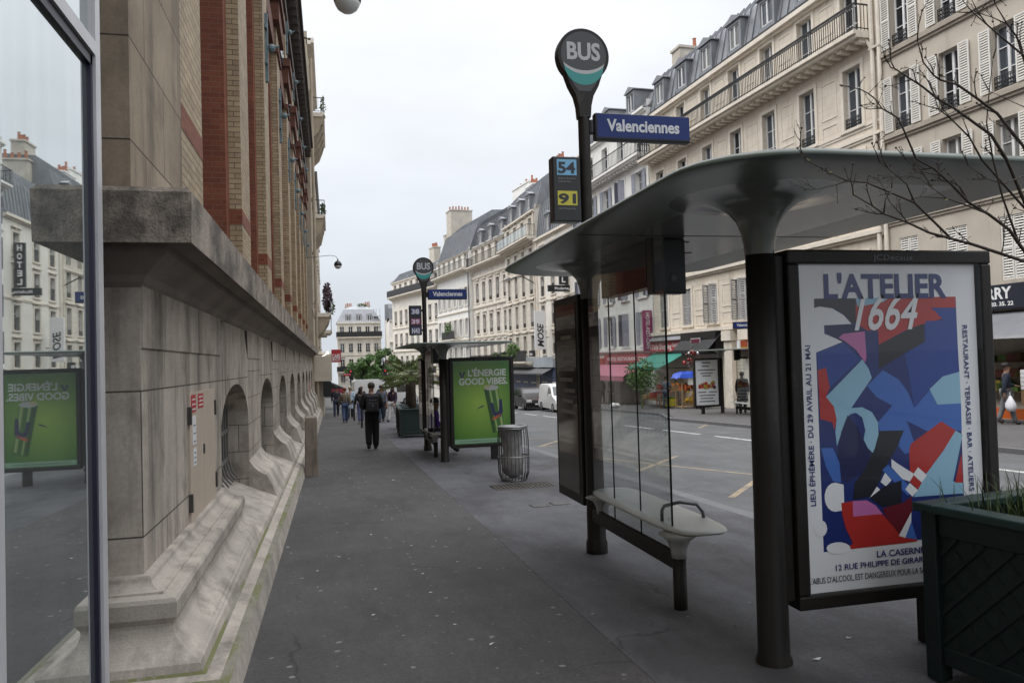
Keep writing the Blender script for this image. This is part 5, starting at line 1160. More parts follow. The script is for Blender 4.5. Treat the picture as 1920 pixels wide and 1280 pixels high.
def twig(p, d, ln, r, dep):
    pts = [p]; q = Vector(p); d = Vector(d).normalized()
    n = 4
    for i in range(n):
        d = (d+Vector((random.gauss(0, .18), random.gauss(0, .12), random.gauss(.05, .16)))).normalized(); q = q+d*ln/n; pts.append(q.copy())
        if dep and random.random() < .5: twig(q, d+Vector((random.gauss(0, .8), random.gauss(0, .4), random.gauss(.2, .6))), ln*.45, r*.6, dep-1)
    b.path(pts, [r*(1-.6*i/n) for i in range(n+1)], 5); b.ball(tuple(pts[-1]), r*1.6, 4)
b.path([TR, TR+Vector((-.02, -.05, .5)), (3.32, 2.85, 1.55), (3.20, 2.80, 1.80)], [.035, .03, .026, .024], 8)
root = Vector((3.20, 2.80, 1.80))
for k, pts in BRANCH.items():
    pts = [Vector(p) for p in pts]; n = len(pts)
    if k in 'ABCDE' : pts = [root]+pts; n += 1
    r0 = {'A': .0082, 'B': .0085, 'C': .009, 'D': .0078, 'E': .0078, 'B2': .005, 'F': .0048, 'G': .0052, 'H': .0052}.get(k, .0038)
    b.path(pts, [r0*(1-.72*i/(n-1)) for i in range(n)], 6)
    for i in range(2, n):
        if random.random() < .9:
            d = (pts[i]-pts[i-1]).normalized(); s_ = random.choice((-1, 1))
            twig(pts[i], d*.6+Vector((-.2, random.gauss(0, .35), .55*s_+.35)), random.uniform(.05, .17), .0030, 2)
random.seed(5)
for k in ('B2', 'B', 'C', 'G', 'I'):
    for p in BRANCH[k][-3:]: leaves(b, p, (.012, .012, .012), 4, .008, 1)
o = b.build('bare_tree', [BARK, mat('opening buds', (.16,.15,.05), .6, .3, 20)], smooth=True); tag(o, 'leafless young tree with thin dark branches spreading over the shelter roof', 'tree')
# palm planters further on
PALM = mat('palm fronds', (.13,.17,.055), .55, .45, 3); TRUNKM = mat('fibrous palm trunk', (.05,.036,.026), .95, .4, 14, .8, 40)
def palm(label, x, y, h, n, L, seed, z0=.78):
    random.seed(seed); t = thing('palm_tree', label, 'palm', (x, y, gz(y)+z0), 0, 'palms in planters')
    MB().lathe([(.11, 0), (.12, h*.3), (.10, h*.7), (.13, h)], 0, 0, 10).build('trunk', TRUNKM, t, smooth=True)
    b = MB()
    for i in range(n):
        a = 2.4*i+random.uniform(-.2, .2); el = random.uniform(-.15, 1.3); d = Vector((math.cos(a)*math.cos(el), math.sin(a)*math.cos(el), math.sin(el))); l = L*random.uniform(.45, .6)
        p0 = Vector((0, 0, h-.05)); p1 = p0+d*l+Vector((0, 0, -.1*l)); b.path([p0, (p0+p1)/2+Vector((0, 0, .05)), p1], .010, 5)
        side = d.cross(Vector((0, 0, 1))).normalized(); up = side.cross(d).normalized(); R_ = L*random.uniform(.38, .52)
        for j in range(17):
            th = R(-100+200*j/16); q = (d*math.cos(th)+side*math.sin(th)).normalized(); w_ = d.cross(up)*math.cos(th)*.016-d*math.sin(th)*.016
            m_ = p1+q*R_*.6+up*.05*R_; e_ = p1+q*R_+Vector((0, 0, -.20*R_)); b.add([p1-w_*.3, p1+w_*.3, m_+w_, e_, m_-w_], [(0, 1, 2, 3, 4)])
    b.build('fronds', PALM, t); return t
for i, (x, y, w_) in enumerate(((2.62, 25.6, .86), (2.75, 27.6, .86), (2.95, 30.5, .86))):
    t = thing('planter', ('green planter box holding a palm, the first beyond the second shelter', 'middle one of the three far green planters with palms', 'farthest of the three green palm planters beyond the second shelter')[i], 'planter', (x, y, gz(y)), 0, 'green planters'); planter_box(t, w_, .95, False)
palm('fan palm in the first planter past the green poster', 2.62, 25.6, 1.12, 13, 1.1, 4)
palm('fan palm in the middle one of the far planters', 2.75, 27.6, 1.35, 13, 1.1, 9)
palm('fan palm in the farthest planter', 2.95, 30.5, 1.1, 16, 1.15, 15)
# bollards
for i, (x, y) in enumerate(((1.20, 32.6), (1.09, 39.8), (3.4, 33.6))):
    b = MB(); b.lathe([(.045, -.1), (.04, .85), (.035, .88)], 0, 0, 10); b.ball((0, 0, .92), .05, 6)
    o = b.build('bollard', IRON); o.location = (x, y, gz(y)); tag(o, ('thin black bollard at the pavement end just beside the walking man', 'thin black bollard beyond the walking man, nearer the crossing', 'thin black bollard beside the palm planters')[i], 'bollard', 'black bollards')
# ------------------------------------------------------------------ wall lamps
GL = mat('frosted lamp glass', (.62,.64,.62), .25, .05, 5)
for i, (x, y, z) in enumerate(((.37, 12.0, 7.34), (.50, 43.5, 7.25))):
    t = thing('street_lamp', ('globe street lamp overhead at the top of the view', 'globe street lamp on an arm beyond the brick facade')[i], 'street lamp', (x, y, z), 0, 'globe street lamps')
    MB().lathe([(.001, -.02), (.205, -.02), (.215, .03), (.20, .12), (.14, .21), (.05, .26), (.03, .36)], 0, 0, 20).build('lamp_hood', IRON, t, smooth=True)
    MB().lathe([(.001, -.195), (.08, -.18), (.15, -.13), (.19, -.06), (.198, -.02)], 0, 0, 20).build('lamp_globe', GL, t, smooth=True)
    MB().path([(0, 0, .34), (-.1, 0, .50), (-.4, 0, .56), (-1.9, 0, .40)], .014, 8).build('lamp_arm', IRON, t, smooth=True)
t = thing('street_lamp', 'dark lantern on a wall bracket on the ornate house across the street', 'street lamp', (XF(67.4), 67.4, 8.6)); MB().path([(0, 0, 0), (-1.2, 0, .7), (-2.2, .0, .55)], .05, 6).build('lamp_arm', IRON, t); MB().add([(-3.3,-.25,.2),(-2.2,-.25,.45),(-2.2,.25,.45),(-3.3,.25,.2),(-2.5,-.1,.62),(-2.5,.1,.62)], [(0,1,2,3),(0,4,1),(1,4,5,2),(3,2,5),(0,3,5,4)]).build('lamp_hood', IRON, t)
# ------------------------------------------------------------------ signs
def blade_sign(name, label, at, w_, d_, h, m, words, size, bold=.01, vertical=True, tm=None, upward=False):
    """sign standing out from a facade, its face turned up and down the street"""
    t = thing(name, label, 'sign', at)
    MB().box(-w_, 0, -d_/2, d_/2, 0, h).build('sign_box', m, t, bevel=.01)
    MB().box(0, .3, -.03, .03, h*.3, h*.3+.06).build('bracket', IRON, t)
    if upward: text(words, 'lettering', tm or WHITE, t, (-w_*.5+size*.5, -d_/2-.004, .2), (0, 0, 1), (-1, 0, 0), size, h*.62, bold, .25)
    elif vertical: text(words, 'lettering', tm or WHITE, t, (-w_*.5-size*.5, -d_/2-.004, h-.15), (0, 0, -1), (1, 0, 0), size, h-.3, bold)
    else: text(words, 'lettering', tm or WHITE, t, (-w_*.5, -d_/2-.004, h*.5-size/2), (1, 0, 0), (0, 0, 1), size, w_*.8, bold, align='CENTER')
    return t
CYAN = PK
blade_sign('vertical_sign', 'tall magenta blade sign above the pink cafe awning', (XF(43.9)-.05, 43.9, 2.05), .55, .2, 2.5, mat('magenta sign', (.27,.02,.12), .5, .1, 2), 'HOTEL-REST-CAFE', .24)
blade_sign('vertical_sign', 'tall white sign box with black lettering below the planted balcony', (XF(63.5)-.5, 63.5, 2.6), .95, .3, 3.3, WHITE, 'MOSE', .52, .03, tm=PK, upward=True)
t = thing('hotel_sign', 'black hotel sign of stacked letter boxes on the pale house', 'sign', (XF(58.5)-.1, 58.5, 7.1)); MB().box(-.75, -.05, -.1, .1, .55, 3.6).build('sign_box', BLACKP, t); MB().box(-1.7, .15, -.1, .1, 0, .5).build('name_box', BLACKP, t)
for i, c_ in enumerate('HOTEL'): text(c_, 'lettering', WHITE, t, (-.40, -.104, 3.05-i*.58), (1, 0, 0), (0, 0, 1), .40, .3, .02, align='CENTER')
text('Moderne', 'lettering', WHITE, t, (-1.15, -.104, .14), (1, 0, 0), (0, 0, 1), .22, 1.15, .01)
t = thing('shop_front', 'blue grey shop front with a pale fascia behind the parked cars', 'shopfront', (XF(67), 67, 0), ANG)
MB().box(-4.5, 10, 0, .25, 1.05, 1.95).build('fascia', mat('pale blue fascia', (.36,.40,.44), .6, .08, 2), t); text('Thai Traiteur Vernis', 'lettering', PD, t, (9, .254, 1.28), (-1, 0, 0), (0, 0, 1), .42, 7.5, .004)
MB().box(-4.5, 10, .01, .06, -2.3, 1.0).build('shutter', mat('blue roller shutter', (.06,.085,.15), .6, .2, 2), t); awning(t, -4, 9.6, 1.0, .55, 1.0, mat('grey shop awning', (.10,.10,.105), .7), .1)
b = MB()
for k, wd in enumerate((1.6, 1.8, 1.7)): b.box(1.0+k*2.6, 1.0+k*2.6+wd, .1, .16, 2.05, 2.6)
b.build('letter_board', IRON, t); text('Coiffure', 'lettering', WHITE, t, (8.0, .17, 2.14), (-1, 0, 0), (0, 0, 1), .34, 6.5, .01)
t = blade_sign('projecting_sign', 'yellow and red salon sign over the doorway of the cream house', (XF(33.2)-.05, 33.2, 1.62), .62, .18, .72, mat('orange red sign', (.42,.08,.03), .5), 'SALON', .2, .01, False, YL)
MB().box(-.62, 0, -.1, .1, -.12, 0).build('lower_band', YL, t); MB().box(-.70, -.621, -.1, .1, -.12, .72).build('sign_edge', WHITE, t)
t = blade_sign('cafe_sign', 'red and white cafe sign standing out over the far left pavement', (.72, 56.5, 1.95), .68, .12, .92, REDP, 'CAFE', .26, .02, False)
text('BUCCI', 'lettering', WHITE, t, (-.34, -.065, .12), (1, 0, 0), (0, 0, 1), .2, .52, .02, align='CENTER')
# cream corner shop beyond the brick building, awning, terrace
t = thing('corner_cafe', 'cream corner shop front with a dark awning edged in red', 'shopfront', (-.5, 50.2, gz(50)))
b = MB(); b.box(-.8, .05, -.5, 4.2, -.1, 3.2); b.box(-.8, .55, -1.2, 4.2, 2.15, 3.75); b.lathe([(.55, 3.75), (.62, 3.82), (.5, 3.95), (.3, 4.0)], -.05, -.4, 12, sx=1, sy=1.3); b.build('wall', mat('cream shop paint', (.50,.45,.37), .7, .08, 2), t, bevel=.02)
b = MB(); b.add([(-.1, 2.5, 2.2), (-.1, 6.5, 2.2), (1.35, 6.5, 1.55), (1.35, 2.5, 1.55)], [(0,1,2,3)]); b.add([(-.1, 2.5, 2.2), (1.35, 2.5, 1.55), (-.1, 2.5, 1.55)], [(0,1,2)]); b.build('awning', mat('dark green canvas', (.02,.022,.018), .7, .2, 3), t)
b = MB(); b.box(1.2, 1.38, 2.45, 6.5, 1.25, 1.56); b.box(-.1, 1.2, 2.45, 2.5, 1.25, 1.55); b.build('valance', CRIM, t); b = MB(); b.box(.0, .5, -1.25, -1.2, 1.2, 2.14); b.build('dark_panel', BLACKP, t)
b = MB(); b.ball((.3, -1.3, 3.9), .09, 6); b.tube((0, -1.2, 3.7), (.3, -1.3, 3.85), .02, .02, 5); b.build('wall_light', emis('lit lamp', (1, .97, .9), 1.5), t)
t = thing('red_lantern_sign', 'round red and white illuminated sign at the end of the cafe awning', 'sign', (1.05, 54.0, gz(54)+2.2)); b = MB(); b.box(-.25, .25, -.06, .06, -.2, .85); b.build('sign_box', REDP, t, bevel=.04); MB().lathe([(.2, -.065), (.2, .065)], 0, 0, 14).build('badge', WHITE, t); t.children[1].rotation_euler.x = R(90); t.children[1].location.z = .35
# ------------------------------------------------------------------ produce stall outside the grocery
def crate(name, label, x, y, z, w_, d_, h, m, fill, fm, rz=0, group='produce crates'):
    t = thing(name, label, 'crate', (x, y, z), rz, group); b = MB(); k = .02
    b.box(-w_/2, w_/2, -d_/2, d_/2, 0, k)
    for s_ in (-1, 1):
        for za, zb in ((k, h*.4), (h*.55, h)): b.box(-w_/2, w_/2, s_*d_/2-.01, s_*d_/2+.01, za, zb); b.box(s_*w_/2-.01, s_*w_/2+.01, -d_/2+.01, d_/2-.01, za, zb)
    b.build('box', m, t); b = MB()
    for i in range(fill): b.ball((random.uniform(-.4, .4)*w_, random.uniform(-.4, .4)*d_, h*random.uniform(.7, 1.15)), random.uniform(.05, .075), 4)
    b.build('produce', fm, t, smooth=True); return t
WOOD = mat('crate wood', (.28,.18,.09), .85, .2, 6); YPL = mat('yellow plastic', (.50,.45,.03), .45, .05, 3); RPL = mat('red plastic', (.36,.04,.03), .45, .05, 3); ORA = mat('orange fruit', (.48,.15,.01), .5, .15, 9); BAN = mat('bananas', (.50,.29,.02), .5, .25, 7); GRV = mat('green vegetables', (.06,.14,.025), .6, .3, 8); PUR = mat('purple vegetables', (.08,.02,.09), .5, .2, 8)
gy = 35.6
G = lambda y: gz(y)
sx0 = 18.35
t = thing('produce_stand', 'stepped market stand under a blue tarpaulin beside the green wheeled bin', 'market stand', (17.95, 36.7, G(36.7)), .04)
b = MB()
for x in (-.5, .5):
    for y in (-.35, .35): b.box(x-.03, x+.03, y-.03, y+.03, 0, 1.62)
for z in (.12, .95): b.box(-.52, .52, -.37, .37, z-.03, z)
b.build('frame', WOOD, t)
b = MB(); random.seed(2)
n = 9; vs = []
for i in range(n):
    for j in range(n): u, v = i/(n-1)*2-1, j/(n-1)*2-1; r = max(abs(u), abs(v)); vs.append((u*.74, v*.55, 1.86+.06*random.random()-(.32 if r > .9 else .10 if r > .6 else 0)))
b.add(vs, [(i*n+j, (i+1)*n+j, (i+1)*n+j+1, i*n+j+1) for i in range(n-1) for j in range(n-1)]); b.build('tarpaulin', mat('blue tarpaulin', (.02,.07,.42), .4, .2, 3), t)
b = MB(); b.box(-.20, .24, -.44, -.43, 1.22, 1.60); b.build('price_card', WHITE, t)
b = MB()
for i in range(60): b.ball((random.uniform(-.45, .45), random.uniform(-.40, .2), random.uniform(.96, 1.28)), .07, 4)
b.build('orange_heap', mat('red orange fruit', (.42,.09,.015), .5, .2, 8), t, smooth=True)
b = MB()
for i in range(46):
    a = random.uniform(0, 3.14); rr = random.uniform(0, .5); c_ = Vector((rr*math.cos(a)*.95, -.38+random.uniform(-.08, .2), .30+rr*math.sin(a)*1.1)); q = random.uniform(0, 6.28)
    b.path([c_+Vector((.1*math.cos(q+k*.7), -.03, .1*math.sin(q+k*.7))) for k in range(4)], [.015, .03, .03, .012], 5)
b.build('banana_bunches', BAN, t, smooth=True)
crate('produce_crate', 'yellow crate of greens standing low at the front of the stall', 17.35, 37.6, G(37.6)+.12, .62, .5, .40, YPL, 24, GRV)
t = thing('shopping_trolley', 'pink red shopping trolley beside the yellow crate', 'trolley', (17.35, 38.3, G(38.3)))
b = MB()
for x in (-.3, .3):
    for y in (-.25, .25): b.tube((x, y, .06), (x, y, .85), .018, .018, 5)
for z in (.4, .6, .85): b.box(-.32, .32, -.27, -.25, z, z+.025); b.box(-.32, .32, .25, .27, z, z+.025)
b.build('frame', mat('pink red metal', (.40,.10,.09), .5), t); b = MB(); b.box(-.29, .29, -.24, .24, .36, .75); b.build('load', mat('mixed packets', (.26,.22,.15), .7, .6, 8), t)
for i, (x, y, z, m, fm, lb) in enumerate(((17.6, 39.6, .55, RPL, PUR, 'red crate of purple vegetables at the middle of the stall'), (18.4, 39.4, .95, WOOD, ORA, 'wooden crate of oranges on the upper tier of the stall'), (17.6, 40.6, .45, WOOD, GRV, 'wooden crate of green vegetables at the far end of the stall'), (18.5, 40.6, 1.0, RPL, mat('white roots', (.5,.47,.38), .7), 'red crate of pale roots on the upper tier at the far end'))):
    crate('produce_crate', lb, x, y, G(y)+z, .8, .6, .26, m, 28, fm)
t = thing('stall_table', 'trestle table carrying the produce crates outside the grocery', 'table', (18.05, 40.0, G(40.0)))
b = MB(); b.box(-.75, .05, -1.2, 1.2, .40, .44); b.box(.05, .85, -1.2, 1.2, .90, .94); b.build('top', WOOD, t)
for x in (-.7, .8):
    for y in (-1.1, 1.1): MB().box(x-.03, x+.03, y-.03, y+.03, 0, .4 if x < 0 else .9).build('leg', WOOD, t)
t = thing('wheeled_bin', 'green wheeled rubbish bin between the stall and the shelter across the street', 'bin', (18.1, 35.3, G(35.3)))
GBIN = mat('green plastic bin', (.012,.12,.03), .45, .1, 3)
b = MB(); b.add([(-.24,-.27,.08),(.24,-.27,.08),(.24,.27,.08),(-.24,.27,.08),(-.30,-.36,.95),(.30,-.36,.95),(.30,.36,.95),(-.30,.36,.95)], [(3,2,1,0),(4,5,6,7),(0,1,5,4),(1,2,6,5),(2,3,7,6),(3,0,4,7)]); b.build('body', GBIN, t, bevel=.02); MB().box(-.32, .32, -.38, .38, .955, 1.02).build('lid', GBIN, t, bevel=.02)
for y in (-.2, .2): MB().tube((-.27, y-.03, .1), (-.27, y+.03, .1), .1, .1, 12).build('wheel', BLACKP, t)
t = thing('hanging_goods', 'cluster of shiny red and silver goods hanging under the grocery awning', 'hanging goods', (18.3, 36.9, 1.55)); b = MB()
for i in range(22): b.ball((random.uniform(-.3, .3), random.uniform(-.35, .35), random.uniform(-.35, .4)), random.uniform(.06, .11), 5, random.choice((0, 0, 1, 1, 2)))
b.build('packets', [mat('shiny red wrap', (.26,.02,.02), .2, .3, 9), mat('silver wrap', (.55,.52,.5), .2, .2, 9, metal=.6), mat('brown wrap', (.09,.03,.02), .4)], t, smooth=True); MB().tube((0, 0, .5), (.4, 0, .75), .02, .02, 5).build('hook', IRON, t)
b = MB(); leaves(b, (0, 0, 1.75), (.9, 1.0, 1.0), 620, .10); b.tube((0, 0, 0), (0, 0, 1.5), .04, .03, 6)
o = b.build('shrub', LEAF2); o.location = (16.2, 38.6, G(38.6)); tag(o, 'leafy green shrub standing before the teal awning', 'plant')
t = thing('orange_barrier', 'low orange barrier boards in front of the curry shop', 'barrier', (19.1, 18.4, G(18.4))); MB().box(-.04, .04, -2.6, 1.6, .12, .42).build('board', mat('orange plastic board', (.50,.10,.015), .5, .15, 3), t); MB().box(-.06, .06, -2.5, -2.4, -.02, .12).build('foot', BLACKP, t); MB().box(-.06, .06, 1.3, 1.4, -.02, .12).build('foot', BLACKP, t)
t = thing('egg_box_stack', 'stack of white boxes on a crate outside the curry shop', 'boxes', (19.3, 17.2, G(17.2))); b = MB()
for k in range(5): b.box(-.3, .3, -.7, .7, .95+k*.115, .95+k*.115+.10)
b.build('boxes', WHITE, t); MB().box(-.3, .3, -.7, .7, .5, .93).build('crate_base', WOOD, t); MB().box(-.25, .25, -.6, .6, 0, .5).build('stand', BLACKP, t)
# ------------------------------------------------------------------ vehicles
TYRE = mat('tyre rubber', (.016,.016,.017), .8, .1, 9); RIM = mat('wheel alloy', (.30,.30,.31), .35, .1, 9, metal=.7); CGL = mat('car glass', (.02,.024,.028), .06, .1, 2, spec=.9); LAMP = mat('headlamp lens', (.55,.57,.58), .1, .1, 9); TAIL = mat('tail lamp', (.25,.01,.01), .2)
def vehicle(name, label, cat, x, y, rz, prof, glass, wid, m, wheels, rw=.31, taper=.12, group=None, belt=None):
    """prof: side outline (y along the length, front negative); glass: windows in the side outline."""
    t = thing(name, label, cat, (x, y, gz(y)-.11), rz, group); b = MB(); n = len(prof); hw = wid/2
    zt = max(p[1] for p in prof); zb_ = belt
    def wv(z): return hw-(taper*max(0, (z-zb_)/(zt-zb_)) if z > zb_ else .04*max(0, (.55-z)))
    vs = []
    for s_ in (-1, -.86, .86, 1):
        for (u, z) in prof:
            k = 1 if abs(s_) == 1 else .0
            vs.append((s_*wv(z) if k == 0 else (1 if s_ > 0 else -1)*wv(z), u*(1 if k == 0 else .985), z-(.03 if (k == 1 and z > zb_) else 0)))
    fs = []
    for i in range(3): fs += [(i*n+k, i*n+(k+1) % n, (i+1)*n+(k+1) % n, (i+1)*n+k) for k in range(n)]
    from mathutils.geometry import tessellate_polygon
    tr = tessellate_polygon([[Vector((u, z, 0)) for u, z in prof]])
    fs += [tuple(f) for f in tr]+[tuple(3*n+i for i in f) for f in tr]
    b.add(vs, fs); body = b.build('body', m, t, bevel=.03)
    for g in glass['side']:
        for s_ in (-1, 1): b = MB(); tr = tessellate_polygon([[Vector((u, z, 0)) for u, z in g]]); b.add([(s_*(wv(z)+.004), u, z-.03) for u, z in g], [tuple(f) for f in tr]); b.build('side_window', CGL, t)
    for nm in ('windscreen', 'rear_window'):
        if nm in glass:
            (ua, za), (ub, zb) = glass[nm]; o_ = -.012 if nm == 'windscreen' else .012
            b = MB(); b.add([(-wv(za)+.1, ua+o_, za), (wv(za)-.1, ua+o_, za), (wv(zb)-.1, ub+o_, zb), (-wv(zb)+.1, ub+o_, zb)], [(0,1,2,3)]); b.build(nm, CGL, t)
    for u in wheels:
        for s_ in (-1, 1):
            b = MB(); b.tube((s_*(hw-.20), u, rw), (s_*(hw+.012), u, rw), rw, rw, 20); w_ = b.build('wheel', TYRE, t); b = MB(); b.tube((s_*(hw+.0), u, rw), (s_*(hw+.02), u, rw), rw*.62, rw*.58, 16); b.build('rim', RIM, w_)
    f0 = min(p[0] for p in prof); f1 = max(p[0] for p in prof)
    for s_ in (-1, 1):
        b = MB(); b.obox((s_*(hw-.22), f0+.10, .70), (.17, .05*0, 0), (0, .13, 0), (0, 0, .085)); b.build('headlight', LAMP, t, bevel=.03)
        b = MB(); b.obox((s_*(hw-.12), f1-.04, .85), (.10, 0, 0), (0, .06, 0), (0, 0, .15)); b.build('tail_light', TAIL, t)
        b = MB(); b.obox((s_*(hw+.10), glass['mirror'][0], glass['mirror'][1]), (.10, 0, 0), (0, .05, 0), (0, 0, .07)); b.build('wing_mirror', m, t, bevel=.02)
    b = MB(); b.box(-hw+.1, hw-.1, f0-.02, f0+.06, .22, .42); b.build('grille', BLACKP, t); b = MB(); b.box(-.26, .26, f0-.035, f0-.022, .44, .55); b.build('number_plate', WHITE, t)
    return t
CARB = mat('dark brown car paint', (.016,.010,.010), .25, .1, 2, spec=.35); CARW = mat('white van paint', (.66,.66,.66), .3, .05, 2)
vehicle('parked_car', 'dark brown hatchback parked behind the white van across the road', 'car', 12.35, 47.4, 0, [(-2.0,.25),(-2.05,.55),(-1.95,.78),(-1.1,1.0),(-.35,1.5),(.3,1.58),(1.2,1.54),(1.75,1.1),(1.95,.95),(2.0,.5),(1.9,.25)],
    {'side': [[(-.95,1.02),(-.38,1.44),(.2,1.50),(.2,1.02)],[(.26,1.02),(.26,1.50),(1.1,1.46),(1.55,1.06)]], 'windscreen': ((-1.02,1.03),(-.40,1.48)), 'rear_window': ((1.68,1.14),(1.24,1.50)), 'mirror': (-.8,1.05)}, 1.74, CARB, (-1.25, 1.28), belt=1.0).scale = (.94, .92, .88)
vehicle('parked_van', 'small white panel van parked in front of the dark hatchback', 'van', 12.95, 42.9, 0, [(-2.05,.25),(-2.1,.6),(-1.95,.85),(-1.25,1.08),(-.6,1.72),(0,1.82),(1.9,1.82),(2.05,1.7),(2.1,.5),(2.0,.25)],
    {'side': [[(-1.05,1.12),(-.6,1.6),(-.1,1.66),(-.1,1.12)]], 'windscreen': ((-1.2,1.12),(-.64,1.68)), 'mirror': (-1.0,1.15)}, 1.82, CARW, (-1.3, 1.35), belt=1.08).scale = (.92, .92, .86)
vehicle('delivery_van', 'large white van crossing the far end of the pavement behind the people', 'van', 4.9, 74, math.pi/2+.1, [(-2.9,.3),(-3.0,.8),(-2.6,1.15),(-2.0,2.0),(-1.4,2.45),(2.8,2.5),(3.0,2.3),(3.0,.4)],
    {'side': [[(-2.1,1.25),(-1.75,1.95),(-1.0,2.0),(-1.0,1.25)]], 'windscreen': ((-2.5,1.22),(-1.95,2.0)), 'mirror': (-2.2,1.3)}, 2.0, CARW, (-1.9, 1.9), .35, belt=1.2)
vehicle('parked_car', 'white car glimpsed under the dark cafe awning', 'car', .2, 68, math.pi/2, [(-2.0,.25),(-2.05,.55),(-1.95,.78),(-1.1,1.0),(-.35,1.5),(.3,1.58),(1.2,1.54),(1.75,1.1),(1.95,.95),(2.0,.5),(1.9,.25)],
    {'side': [[(-.95,1.02),(-.38,1.44),(.2,1.50),(.2,1.02)],[(.26,1.02),(.26,1.50),(1.1,1.46),(1.55,1.06)]], 'windscreen': ((-1.02,1.03),(-.40,1.48)), 'mirror': (-.8,1.05)}, 1.74, CARW, (-1.25, 1.28), belt=1.0)
# ------------------------------------------------------------------ street trees at the end
def tree(label, x, y, h, r, seed, m, clumps=26):
    random.seed(seed); t = thing('street_tree', label, 'tree', (x, y, gz(y)), 0, 'street trees')
    b = MB(); b.path([(0, 0, -.2), (.05, 0, h*.3), (-.05, .05, h*.6), (0, 0, h*.85)], [.16, .13, .09, .03], 8)
    cs = []
    for i in range(clumps):
        a = random.uniform(0, 6.28); q = math.sqrt(random.random())*r; z = h*random.uniform(.42, .98); q *= 1.15-abs(z/h-.62)*1.5
        c_ = Vector((q*math.cos(a), q*math.sin(a), z)); cs.append(c_)
        if i % 2 == 0: b.path([(0, 0, h*random.uniform(.3, .55)), c_*.6+Vector((0, 0, z*.35)), c_], [.06, .035, .01], 5)
    b.build('trunk', mat('street tree bark', (.04,.034,.028), .9, .3, 6) if 'street tree bark' not in bpy.data.materials else bpy.data.materials['street tree bark'], t)
    b = MB()
    for c_ in cs: k = random.uniform(.5, .95)*r*.42; leaves(b, c_, (k, k, k*.75), 210, .13, random.choice((0, 0, 0, 1)))
    b.build('crown', [m, LEAF], t); return t
LEAFB = mat('fresh spring leaves', (.10,.19,.05), .6, .35, 3)
tree('green street tree just left of the tall one at the end of the street', 3.4, 84, 5.0, 1.6, 3, LEAFB)
tree('tallest green street tree at the end of the street', 5.7, 86, 5.6, 1.6, 8, LEAFB)
tree('reddish topped street tree beside the corner house', 7.2, 98, 7.0, 1.2, 12, mat('reddish leaves', (.11,.05,.03), .6, .4, 4), 12)
for i, (x, y) in enumerate(((1.6, 66), (4.6, 68))):
    t = thing('traffic_signal', ('traffic signal beside the cafe awning', 'traffic signal showing red above the white van')[i], 'traffic light', (x, y, gz(y)), 0, 'traffic signals'); MB().tube((0, 0, 0), (0, 0, 2.9), .05, .05, 8).build('pole', IRON, t); MB().box(-.15, .15, -.15, .1, 2.3, 3.2).build('signal_head', BLACKP, t, bevel=.03); MB().box(-.05, .05, -.165, -.152, 2.97, 3.08).build('red_light', emis('red signal lamp', (.8, .04, .03), .7), t)
